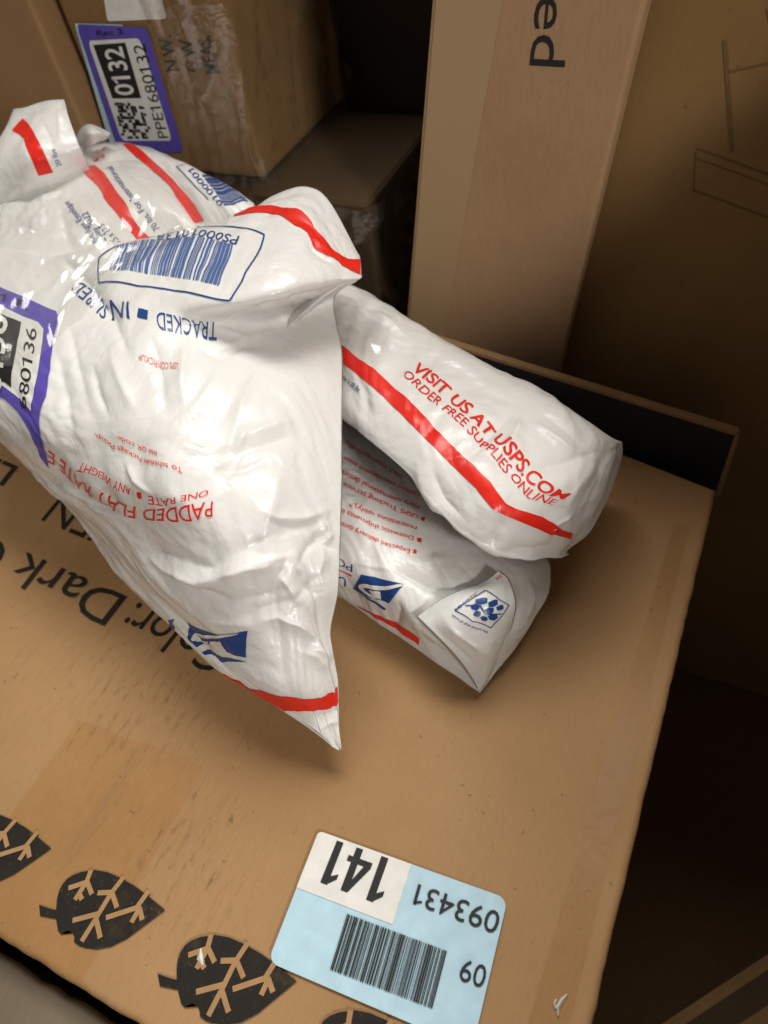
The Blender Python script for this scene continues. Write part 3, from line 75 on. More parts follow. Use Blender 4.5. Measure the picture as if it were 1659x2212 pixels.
LEAF = [[-0.24957,-0.02056],[-0.24549,-0.02439],[-0.23643,-0.02207],[-0.23171,-0.02599],[-0.22912,-0.02664],[-0.22792,-0.02487],[-0.22643,-0.02375],[-0.22373,-0.02377],[-0.22167,-0.02464],[-0.22049,-0.02654],[-0.21687,-0.02691],[-0.21337,-0.02637],[-0.20708,-0.02444],[-0.20102,-0.02063],[-0.19547,-0.01447],[-0.19096,-0.0068],[-0.18754,-0.00097],[-0.1846,0.0042],[-0.19784,0.00616],[-0.20647,0.00716],[-0.21732,0.00733],[-0.22504,0.00676],[-0.23191,0.00499],[-0.23857,0.00117],[-0.24177,-0.00174],[-0.24359,-0.00461],[-0.24423,-0.00802],[-0.24383,-0.01097],[-0.24227,-0.01444],[-0.23926,-0.01876],[-0.24149,-0.0194]]
VEINS = [[[-0.21673,-0.02418],[-0.21635,-0.01113],[-0.21626,-0.00102],[-0.21476,0.00787]],[[-0.22694,-0.01877],[-0.21665,-0.01126]],[[-0.20898,-0.01925],[-0.21617,-0.01353]],[[-0.22266,-0.00318],[-0.21668,-0.00048]],[[-0.20952,-0.00457],[-0.21563,-0.00045]],[[-0.21101,-0.01067],[-0.19916,-0.00092],[-0.19789,0.00766]],[[-0.19753,-0.00695],[-0.1975,-0.00053]],[[-0.19334,-0.00391],[-0.1975,-0.00053]],[[-0.23354,0.00357],[-0.23224,-0.00147],[-0.23253,-0.01037]],[[-0.23911,-0.00745],[-0.23257,-0.00192]],[[-0.22611,-0.00482],[-0.23223,-0.00115]],[[-0.22947,-0.00909],[-0.23268,-0.00736]]]

def _crw(n, per):
    """Catmull-Rom weights for n control points, per samples a span."""
    N = (n - 1) * per + 1
    M = np.zeros((N, n))
    for i in range(N):
        k = min(i // per, n - 2); f = (i - k * per) / per
        w = [(-f + 2*f*f - f**3)/2, (2 - 5*f*f + 3*f**3)/2, (f + 4*f*f - 3*f**3)/2, (-f*f + f**3)/2]
        for j, a in zip((k-1, k, k+1, k+2), w):
            if j < 0: M[i, 0] += 2*a; M[i, 1] -= a
            elif j > n - 1: M[i, n-1] += 2*a; M[i, n-2] -= a
            else: M[i, j] += a
    return M

def dense(G, pr, pc):
    G = np.asarray(G, float)
    return np.einsum('ia,jb,abk->ijk', _crw(G.shape[0], pr), _crw(G.shape[1], pc), G)

def normals(D):
    du = np.gradient(D, axis=1); dv = np.gradient(D, axis=0)
    n = np.cross(dv, du); l = np.linalg.norm(n, axis=2, keepdims=True)
    return n / np.maximum(l, 1e-12)

# ------------------------------------------------------------------ materials
def nodes(name):
    m = bpy.data.materials.new(name); m.use_nodes = True
    nt = m.node_tree; return m, nt, nt.nodes['Principled BSDF'], nt.nodes.new, nt.links.new
def setp(b, **k):
    for n, v in k.items(): b.inputs[n.replace('_', ' ')].default_value = v
def cardboard(name, c1, c2, rough=0.72, stains=(), line=0.03, wet=0.0):
    m, nt, b, N, L = nodes(name)
    tc = N('ShaderNodeTexCoord'); out = tc.outputs['Object']
    n1 = N('ShaderNodeTexNoise'); n1.inputs['Scale'].default_value = 9; n1.inputs['Detail'].default_value = 5; L(out, n1.inputs['Vector'])
    r1 = N('ShaderNodeValToRGB'); r1.color_ramp.elements[0].color = (*c1, 1); r1.color_ramp.elements[1].color = (*c2, 1)
    r1.color_ramp.elements[0].position = .3; r1.color_ramp.elements[1].position = .72; L(n1.outputs['Fac'], r1.inputs['Fac'])
    # fibres
    mp = N('ShaderNodeMapping'); mp.inputs['Scale'].default_value = (900, 160, 160); L(out, mp.inputs['Vector'])
    n2 = N('ShaderNodeTexNoise'); n2.inputs['Scale'].default_value = 1; n2.inputs['Detail'].default_value = 3; L(mp.outputs[0], n2.inputs['Vector'])
    mx = N('ShaderNodeMix'); mx.data_type = 'RGBA'; mx.blend_type = 'OVERLAY'; mx.inputs[0].default_value = .12
    L(r1.outputs[0], mx.inputs[6]); L(n2.outputs['Fac'], mx.inputs[7]); last = mx.outputs[2]
    # corrugation flutes show faintly
    wv = N('ShaderNodeTexWave'); wv.bands_direction = 'X'; wv.inputs['Scale'].default_value = 42; wv.inputs['Distortion'].default_value = .6; wv.inputs['Detail'].default_value = 1
    L(out, wv.inputs['Vector'])
    for cx, cy, r, amt in stains:
        v = N('ShaderNodeVectorMath'); v.operation = 'DISTANCE'; v.inputs[1].default_value = (cx, cy, ZB); L(out, v.inputs[0])
        mr = N('ShaderNodeMapRange'); mr.inputs['From Min'].default_value = r*1.25; mr.inputs['From Max'].default_value = r*.5; L(v.outputs['Value'], mr.inputs['Value'])
        mp2 = N('ShaderNodeMapping'); mp2.inputs['Scale'].default_value = (330, 95, 1); L(out, mp2.inputs['Vector'])
        nz = N('ShaderNodeTexNoise'); nz.inputs['Scale'].default_value = 1; nz.inputs['Detail'].default_value = 4; nz.inputs['Roughness'].default_value = .7; L(mp2.outputs[0], nz.inputs['Vector'])
        th = N('ShaderNodeMapRange'); th.inputs['From Min'].default_value = .5; th.inputs['From Max'].default_value = .78; L(nz.outputs['Fac'], th.inputs['Value'])
        ww = N('ShaderNodeTexWave'); ww.bands_direction = 'X'; ww.inputs['Scale'].default_value = 38; ww.inputs['Distortion'].default_value = 1.2; L(out, ww.inputs['Vector'])
        a = N('ShaderNodeMath'); a.operation = 'MULTIPLY'; L(th.outputs[0], a.inputs[0]); L(mr.outputs[0], a.inputs[1])
        a1 = N('ShaderNodeMath'); a1.operation = 'MULTIPLY'; L(a.outputs[0], a1.inputs[0]); L(ww.outputs['Fac'], a1.inputs[1])
        a2 = N('ShaderNodeMath'); a2.operation = 'MULTIPLY'; L(a1.outputs[0], a2.inputs[0]); a2.inputs[1].default_value = amt; a2.use_clamp = True
        mm = N('ShaderNodeMix'); mm.data_type = 'RGBA'; L(a2.outputs[0], mm.inputs[0]); L(last, mm.inputs[6]); mm.inputs[7].default_value = (.045, .03, .02, 1); last = mm.outputs[2]
    # fine specks of dirt
    ns = N('ShaderNodeTexNoise'); ns.inputs['Scale'].default_value = 230; ns.inputs['Detail'].default_value = 2; L(out, ns.inputs['Vector'])
    ts = N('ShaderNodeMapRange'); ts.inputs['From Min'].default_value = .71; ts.inputs['From Max'].default_value = .78; ts.inputs['To Max'].default_value = .5; L(ns.outputs['Fac'], ts.inputs['Value'])
    ms = N('ShaderNodeMix'); ms.data_type = 'RGBA'; L(ts.outputs[0], ms.inputs[0]); L(last, ms.inputs[6]); ms.inputs[7].default_value = (.09, .05, .025, 1); last = ms.outputs[2]
    L(last, b.inputs['Base Color'])
    ad = N('ShaderNodeMath'); ad.operation = 'MULTIPLY_ADD'; L(wv.outputs['Fac'], ad.inputs[0]); ad.inputs[1].default_value = .35; L(n2.outputs['Fac'], ad.inputs[2])
    bp = N('ShaderNodeBump'); bp.inputs['Strength'].default_value = .16; bp.inputs['Distance'].default_value = .0006; L(ad.outputs[0], bp.inputs['Height']); L(bp.outputs[0], b.inputs['Normal'])
    setp(b, Roughness=rough, Coat_Weight=wet, Coat_Roughness=.15); b.inputs['Specular IOR Level'].default_value = .3
    return m
def plastic(name, base, rough, bump=.25, sss=0.0, scale=260, crinkle=0.0):
    m, nt, b, N, L = nodes(name)
    tc = N('ShaderNodeTexCoord'); out = tc.outputs['Object']
    n1 = N('ShaderNodeTexNoise'); n1.inputs['Scale'].default_value = 14; n1.inputs['Detail'].default_value = 4; L(out, n1.inputs['Vector'])
    r = N('ShaderNodeMix'); r.data_type = 'RGBA'; r.inputs[6].default_value = (*[c*.93 for c in base], 1); r.inputs[7].default_value = (*base, 1); L(n1.outputs['Fac'], r.inputs[0]); L(r.outputs[2], b.inputs['Base Color'])
    n2 = N('ShaderNodeTexNoise'); n2.inputs['Scale'].default_value = scale; n2.inputs['Detail'].default_value = 3; L(out, n2.inputs['Vector'])
    n3 = N('ShaderNodeTexNoise'); n3.inputs['Scale'].default_value = 60; n3.inputs['Detail'].default_value = 2; n3.inputs['Distortion'].default_value = 1.5; L(out, n3.inputs['Vector'])
    a = N('ShaderNodeMath'); a.operation = 'MULTIPLY_ADD'; L(n2.outputs['Fac'], a.inputs[0]); a.inputs[1].default_value = .15; L(n3.outputs['Fac'], a.inputs[2])
    top = a.outputs[0]
    if crinkle:
        mp = N('ShaderNodeMapping'); mp.inputs['Scale'].default_value = (1, 1.7, 1.2); mp.inputs['Rotation'].default_value = (.3, .5, .9); L(out, mp.inputs['Vector'])
        for sc_, am in ((17, 1.0), (41, .45)):
            rg = N('ShaderNodeTexNoise'); rg.noise_type = 'RIDGED_MULTIFRACTAL'; rg.normalize = False; rg.inputs['Scale'].default_value = sc_; rg.inputs['Detail'].default_value = 1.5; rg.inputs['Distortion'].default_value = .8; L(mp.outputs[0], rg.inputs['Vector'])
            pw = N('ShaderNodeMath'); pw.operation = 'POWER'; pw.inputs[1].default_value = 2.0; L(rg.outputs['Fac'], pw.inputs[0])
            mk = N('ShaderNodeTexNoise'); mk.inputs['Scale'].default_value = 11+sc_*.1; mk.inputs['Detail'].default_value = 1; L(out, mk.inputs['Vector'])
            mr = N('ShaderNodeMapRange'); mr.inputs['From Min'].default_value = .42; mr.inputs['From Max'].default_value = .68; mr.inputs['To Max'].default_value = crinkle*am; L(mk.outputs['Fac'], mr.inputs['Value'])
            mm_ = N('ShaderNodeMath'); mm_.operation = 'MULTIPLY_ADD'; L(pw.outputs[0], mm_.inputs[0]); L(mr.outputs[0], mm_.inputs[1]); L(top, mm_.inputs[2]); top = mm_.outputs[0]
    bp = N('ShaderNodeBump'); bp.inputs['Strength'].default_value = bump; bp.inputs['Distance'].default_value = .003; L(top, bp.inputs['Height']); L(bp.outputs[0], b.inputs['Normal'])
    rr = N('ShaderNodeMapRange'); rr.inputs['To Min'].default_value = rough-.06; rr.inputs['To Max'].default_value = rough+.08; L(n1.outputs['Fac'], rr.inputs['Value']); L(rr.outputs[0], b.inputs['Roughness'])
    b.inputs['Specular IOR Level'].default_value = .4
    if sss:
        setp(b, Subsurface_Weight=sss, Subsurface_Scale=.004)
    return m
def ink(name, c, rough=.38, worn=None):
    m, nt, b, N, L = nodes(name)
    tc = N('ShaderNodeTexCoord'); n1 = N('ShaderNodeTexNoise'); n1.inputs['Scale'].default_value = 120; n1.inputs['Detail'].default_value = 3; L(tc.outputs['Object'], n1.inputs['Vector'])
    r = N('ShaderNodeMix'); r.data_type = 'RGBA'; r.inputs[6].default_value = (*[x*.82 for x in c], 1); r.inputs[7].default_value = (*[min(1, x*1.15+.004) for x in c], 1)
    L(n1.outputs['Fac'], r.inputs[0]); last = r.outputs[2]
    if worn:
        for sc_, lo, hi, mx_ in ((420, .62, .74, .45), (45, .58, .80, .25)):
            n2 = N('ShaderNodeTexNoise'); n2.inputs['Scale'].default_value = sc_; n2.inputs['Detail'].default_value = 4; n2.inputs['Roughness'].default_value = .65; L(tc.outputs['Object'], n2.inputs['Vector'])
            mr = N('ShaderNodeMapRange'); mr.inputs['From Min'].default_value = lo; mr.inputs['From Max'].default_value = hi; mr.inputs['To Max'].default_value = mx_; L(n2.outputs['Fac'], mr.inputs['Value'])
            mm = N('ShaderNodeMix'); mm.data_type = 'RGBA'; L(mr.outputs[0], mm.inputs[0]); L(last, mm.inputs[6]); mm.inputs[7].default_value = (*worn, 1); last = mm.outputs[2]
    L(last, b.inputs['Base Color']); setp(b, Roughness=rough); b.inputs['Specular IOR Level'].default_value = .4 if rough < .45 else .2; return m
def clear_film(name, gloss=.075, rough=.17, tint=(.97, .97, .96), bump=.05, bscale=40, milk=.05):
    m, nt, b, N, L = nodes(name); nt.nodes.remove(b); o = nt.nodes['Material Output']
    tc = N('ShaderNodeTexCoord'); n3 = N('ShaderNodeTexNoise'); n3.inputs['Scale'].default_value = bscale; n3.inputs['Detail'].default_value = 3; n3.inputs['Distortion'].default_value = 2.0; L(tc.outputs['Object'], n3.inputs['Vector'])
    bp = N('ShaderNodeBump'); bp.inputs['Strength'].default_value = bump; bp.inputs['Distance'].default_value = .006; L(n3.outputs['Fac'], bp.inputs['Height'])
    g = N('ShaderNodeBsdfGlossy'); g.inputs['Roughness'].default_value = rough; L(bp.outputs[0], g.inputs['Normal'])
    t = N('ShaderNodeBsdfTransparent'); t.inputs['Color'].default_value = (*tint, 1)
    d = N('ShaderNodeBsdfDiffuse'); d.inputs['Color'].default_value = (.75, .73, .70, 1)
    m1 = N('ShaderNodeMixShader'); m1.inputs[0].default_value = milk; L(t.outputs[0], m1.inputs[1]); L(d.outputs[0], m1.inputs[2])
    m2 = N('ShaderNodeMixShader'); m2.inputs[0].default_value = gloss; L(m1.outputs[0], m2.inputs[1]); L(g.outputs[0], m2.inputs[2])
    L(m2.outputs[0], o.inputs['Surface']); return m
KRAFT1, KRAFT2 = (.314, .177, .074), (.388, .229, .102)
M = {
 'kraft': cardboard('kraft_carton_top', KRAFT1, KRAFT2, stains=((-.255, .105, .07, .5), (-.185, .030, .04, .65), (-.31, .12, .09, .25))),
 'kraft_plain': cardboard('kraft_carton', (.29, .165, .070), (.37, .215, .10)),
 'kraft_pale': cardboard('pale_kraft_carton', (.36, .215, .115), (.44, .275, .15)),
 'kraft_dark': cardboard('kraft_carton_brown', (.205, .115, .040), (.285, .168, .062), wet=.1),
 'kraft_shaded': cardboard('shade_darkened_kraft', (.05, .029, .012), (.075, .044, .018)),  # kraft darkened so the lower carton's shade sits in its colour
 'kraft_gap_shade': cardboard('gap_shade_carton', (.028, .018, .010), (.04, .027, .015)),  # near black: the gap's shade is put into the carton colour
 'kraft_grey': cardboard('greyed_carton', (.12, .095, .066), (.19, .15, .102), rough=.5),
 'bare': ink('bare_kraft', (.37, .215, .095), .7),
 'edge': ink('raw_cardboard_edge', (.27, .165, .08), .8),
 'edge_tape': clear_film('worn_edge_tape', gloss=.008, rough=.32, tint=(.945, .905, .84), bump=.06, milk=.0),
 'tape_clear': clear_film('clear_packing_tape', gloss=.02, rough=.22, tint=(.99, .955, .89), bump=.12, milk=.0),
 'flexo': ink('worn_black_box_ink', (.017, .014, .011), .75, worn=(.20, .12, .05)),
 'charcoal': ink('charcoal_print', (.020, .020, .022), .55),
 'tape': plastic('packing_tape', (.355, .195, .075), .52, bump=.06),
 'paper_tape': plastic('kraft_paper_tape', (.43, .285, .15), .55, bump=.05),
 'poly': plastic('white_poly_film', (.80, .79, .765), .28, bump=.24, sss=.10, crinkle=.35),
 'poly_grey': plastic('white_poly_film_inside', (.70, .69, .67), .4, bump=.2),
 'red': ink('red_ink', (.78, .022, .012), .30), 'pink': ink('faint_red_ink', (.74, .22, .20), .35),
 'blue': ink('blue_ink', (.012, .055, .235), .32), 'paleblue': ink('pale_blue_ink', (.07, .14, .36), .35),
 'black': ink('black_ink', (.020, .019, .018), .5), 'white_ink': ink('white_unprinted', (.74, .73, .70), .4),
 'blue_paper': ink('light_blue_label_paper', (.45, .65, .75), .5), 'white_paper': ink('white_label_paper', (.74, .73, .69), .5),
 'violet_paper': ink('violet_label_paper', (.105, .075, .42), .4),
 'film': clear_film('clear_bag_film'), 'wrap': clear_film('stretch_wrap', gloss=.15, rough=.10, tint=(.98, .96, .93), milk=.02, bump=.25, bscale=40),
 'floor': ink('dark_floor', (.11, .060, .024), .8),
 'faint': ink('faded_print', (.165, .096, .036), .7),
}
LIFT = {'red': .0005, 'pink': .0005, 'blue': .0005, 'paleblue': .0005, 'violet_paper': .0006, 'white_paper': .0009, 'black': .0013, 'white_ink': .0017, 'blue_paper': .0006}

# ------------------------------------------------------------------ object helpers
def mesh_obj(name, verts, faces, mat, parent=None, smooth=False):
    me = bpy.data.meshes.new(name); me.from_pydata([tuple(map(float, v)) for v in verts], [], [tuple(int(i) for i in f) for f in faces]); me.materials.append(mat)
    if smooth: me.polygons.foreach_set('use_smooth', [True]*len(me.polygons))
    me.update(); o = bpy.data.objects.new(name, me); col.objects.link(o)
    if parent is not None:
        o.parent = parent; o.matrix_parent_inverse = parent.matrix_world.inverted()
    return o
def tag(o, label=None, cat=None, group=None, kind=None):
    if label: o['label'] = label
    if cat: o['category'] = cat
    if group: o['group'] = group
    if kind: o['kind'] = kind
    return o
def thing(name, loc, label, cat, group=None):
    o = bpy.data.objects.new(name, None); col.objects.link(o); o.location = loc; o.empty_display_size = .05
    o.matrix_world = Matrix.Translation(loc); return tag(o, label, cat, group)
def from_bm(name, bm, mat, parent=None, smooth=False):
    me = bpy.data.meshes.new(name); bm.to_mesh(me); bm.free(); me.materials.append(mat)
    if smooth: me.polygons.foreach_set('use_smooth', [True]*len(me.polygons))
    o = bpy.data.objects.new(name, me); col.objects.link(o)
    if parent is not None:
        o.parent = parent; o.matrix_parent_inverse = parent.matrix_world.inverted()
    return o

# 2-D value noise, vectorised
_rng = np.random.RandomState(7); _tab = _rng.rand(256, 256)*2-1
def vnoise(x, y):
    xi = np.floor(x).astype(int); yi = np.floor(y).astype(int); fx = x-xi; fy = y-yi
    fx = fx*fx*fx*(fx*(fx*6-15)+10); fy = fy*fy*fy*(fy*(fy*6-15)+10)
    g = lambda a, b: _tab[a & 255, b & 255]
    return (g(xi, yi)*(1-fx)+g(xi+1, yi)*fx)*(1-fy)+(g(xi, yi+1)*(1-fx)+g(xi+1, yi+1)*fx)*fy
def fbm(x, y, o=3):
    r = 0; a = 1
    for k in range(o): r = r+a*vnoise(x+17*k, y+31*k); x = x*2.03; y = y*2.03; a *= .5
    return r

class Sheet:
    """A smooth sheet through a grid of world points, with dents and creases."""
    def __init__(self, key, pr, pc, soft=.0015, ridge=.001, freq=1.0, seed=0, aniso=(1, 1)):
        G = np.array(GRIDS[key]); self.nr, self.nc = G.shape[:2]; self.pr, self.pc = pr, pc
        D = dense(G, pr, pc); N = normals(D)
        # arc-length coordinates in cm
        a = np.concatenate([np.zeros((D.shape[0], 1)), np.cumsum(np.linalg.norm(np.diff(D, axis=1), axis=2), 1)], 1)*100
        b = np.concatenate([np.zeros((1, D.shape[1])), np.cumsum(np.linalg.norm(np.diff(D, axis=0), axis=2), 0)], 0)*100
        mid = a[:, a.shape[1]//2:a.shape[1]//2+1]; a = a-mid
        i = np.linspace(0, 1, D.shape[0])[:, None]; j = np.linspace(0, 1, D.shape[1])[None, :]
        e = np.minimum(np.minimum(i, 1-i)*self.nr, np.minimum(j, 1-j)*self.nc); self.mask = np.clip(e/2.2, 0, 1)
        fade = .35+.65*np.clip(e/.5, 0, 1)
        x = (a*aniso[0]+seed*13.7)*freq; y = (b*aniso[1]+seed*7.1)*freq
        wx = fbm(x*.22, y*.22, 2)*2.0; wy = fbm(x*.22+50, y*.22+9, 2)*2.0
        h = soft*fbm(x*.20+wx*.3, y*.20+wy*.3, 2)
        gate = np.clip(fbm(x*.16+99, y*.16+7, 2)*1.3+.45, 0, 1)
        rs = np.random.RandomState(seed+5); fac = 0
        for k in range(9):                       # flat facets meeting in sharp folds
            an = rs.uniform(0, np.pi); fq = .13*1.33**k; ph = rs.uniform(0, 9)
            u = (x*np.cos(an)+y*np.sin(an))*fq+ph+.55*fbm(x*fq*.6+k*11, y*fq*.6+k*5, 2)
            loc = np.clip(vnoise(x*.2+k*23, y*.2+k*3)*1.6+.3, 0, 1)
            fac = fac+np.abs((u % 1)*2-1)*loc*(.13/fq)**.85
        h = h+ridge*(fac-fac.mean())*(.35+.65*gate)
        h = h*fade
        for amp, wid, pl in CREASES.get(key, []):
            q = np.array([self._raw(D, s, t) for s, t in pl]); d = np.full(D.shape[:2], 9.); tt = np.zeros(D.shape[:2]); n = len(q)-1
            for k in range(n):
                A, B = q[k], q[k+1]; ab = B-A; u = np.clip(((D-A)@ab)/max(ab@ab, 1e-12), 0, 1)
                dd = np.linalg.norm(D-(A+u[..., None]*ab), axis=2); s_ = dd < d; d = np.where(s_, dd, d); tt = np.where(s_, (k+u)/n, tt)
            wob = 1+.25*vnoise(x*.9, y*.9)
            h = h+.85*amp*np.exp(-d*wob/(wid*.75))*np.clip(np.sin(np.pi*np.clip(tt, .04, .96))*1.4, 0, 1)
        self.D = D+N*h[..., None]; self.N = normals(self.D)
        sgn = np.sign(np.median((self.N*(np.array(CAM_POS)-self.D)).sum(2))) or 1.0
        self.N = self.N*sgn; self.flip = sgn < 0
    def _raw(self, A, s, t):
        r = min(max(t*self.pr, 0), A.shape[0]-1.001); c = min(max(s*self.pc, 0), A.shape[1]-1.001); i, j = int(r), int(c); f, g = r-i, c-j
        return (A[i, j]*(1-g)+A[i, j+1]*g)*(1-f)+(A[i+1, j]*(1-g)+A[i+1, j+1]*g)*f
    def at(self, st, lift):
        s, t = st[:, 0], st[:, 1]; A = self.D
        r = np.clip(t*self.pr, 0, A.shape[0]-1.001); c = np.clip(s*self.pc, 0, A.shape[1]-1.001)
        i = r.astype(int); j = c.astype(int); f = (r-i)[:, None]; g = (c-j)[:, None]
        bl = lambda A: (A[i, j]*(1-g)+A[i, j+1]*g)*(1-f)+(A[i+1, j]*(1-g)+A[i+1, j+1]*g)*f
        n = bl(self.N); n = n/np.linalg.norm(n, axis=1, keepdims=True)
        return bl(A)+n*lift
    def build(self, name, mat, parent=None, thick=0.0, floor=None, lean=(.3, .7)):
        R_, C_ = self.D.shape[:2]; top = self.D.reshape(-1, 3); idx = np.arange(R_*C_).reshape(R_, C_)
        q = np.stack([idx[:-1, :-1], idx[:-1, 1:], idx[1:, 1:], idx[1:, :-1]], -1).reshape(-1, 4)
        V = top; F = q
        if thick:
            step = 3; bot = self.D.copy(); inner = np.zeros((R_, C_), bool); inner[1:-1, 1:-1] = True
            tl = np.clip((1-np.linspace(0, 1, R_)[:, None])*self.nr/5., .12, 1)
            z = bot[..., 2]-thick*self.mask**1.6*tl
            if floor is not None: z = np.maximum(z, np.minimum(floor, bot[..., 2]-.002))
            dz = bot[..., 2]-z; bot[..., 0] -= lean[0]*dz; bot[..., 1] += lean[1]*dz; bot[..., 2] = z
            bi = np.where(inner, np.cumsum(inner.reshape(-1)).reshape(R_, C_)-1+R_*C_, idx)
            V = np.concatenate([top, bot[inner]]); q2 = np.stack([bi[:-1, :-1], bi[1:, :-1], bi[1:, 1:], bi[:-1, 1:]], -1).reshape(-1, 4)
            F = np.concatenate([q, q2])
        return mesh_obj(name, V, F, mat, parent, smooth=True)

# ------------------------------------------------------------------ flat print in unit coordinates
def txt2d(s, bold=False, norm=True):
    flags = norm and '1' in s
    c = bpy.data.curves.new('t', 'FONT'); c.body = s; c.size = 1; c.resolution_u = 3
    c.space_character = .98
    if bold: c.offset = .015
    o = bpy.data.objects.new('t', c); col.objects.link(o); dg = bpy.context.evaluated_depsgraph_get(); dg.update()
    me = o.evaluated_get(dg).to_mesh(); bm = bmesh.new(); bm.from_mesh(me); o.evaluated_get(dg).to_mesh_clear()
    bpy.data.objects.remove(o); bpy.data.curves.remove(c)
    if flags:                                   # give every 1 its flag
        one = txt2d('1', bold, False); ws = [v.co.x for v in one.verts]; hi = max(v.co.y for v in one.verts); sw = max(ws)-min(ws); one.free()
        for i, ch in enumerate(s):
            if ch != '1': continue
            pre = txt2d(s[:i+1], bold, False); xr = max(v.co.x for v in pre.verts); pre.free(); xl = xr-sw; e = .03 if bold else 0
            poly2d(bm, [(xl+sw*.3, hi), (xl-.02, hi*.93), (xl-.17, hi*.82), (xl-.17, hi*(.72-e)), (xl+sw*.3, hi*(.84-e))])
    if not norm: return bm
    xs = [v.co.x for v in bm.verts]; x0, x1 = min(xs), max(xs)
    for v in bm.verts: v.co = ((v.co.x-x0)/(x1-x0), v.co.y/CAP, 0)
    return bm
def _cap():
    global CAP; CAP = 1.0; b = txt2d('H', False, True); CAP = max(v.co.y for v in b.verts); b.free()
_cap()
def poly2d(bm, pts):
    vs = [bm.verts.new((x, y, 0)) for x, y in pts]
    f = bm.faces.new(vs); bmesh.ops.triangulate(bm, faces=[f]); return bm
def rect2d(bm, x0, y0, x1, y1): return poly2d(bm, [(x0, y0), (x1, y0), (x1, y1), (x0, y1)])
def smooth_closed(pts, n=4):
    P_ = np.array(pts, float); N = len(P_); out = []
    for i in range(N):
        p0, p1, p2, p3 = P_[i-1], P_[i], P_[(i+1) % N], P_[(i+2) % N]
        for k in range(n):
            f = k/n; out.append(.5*(2*p1+(p2-p0)*f+(2*p0-5*p1+4*p2-p3)*f*f+(3*p1-p0-3*p2+p3)*f**3))
    return [tuple(p) for p in out]
def stroke2d(bm, pts, wd, asp=1.0):
    P_ = np.array(pts, float); P_[:, 1] /= asp
    for a, b in zip(P_[:-1], P_[1:]):
        d = b-a; l = np.linalg.norm(d); d /= max(l, 1e-9); n = np.array([-d[1], d[0]])*wd/2; e = d*wd*.25
        q = [a-e-n, b+e-n, b+e+n, a-e+n]; poly2d(bm, [(p[0], p[1]*asp) for p in q])
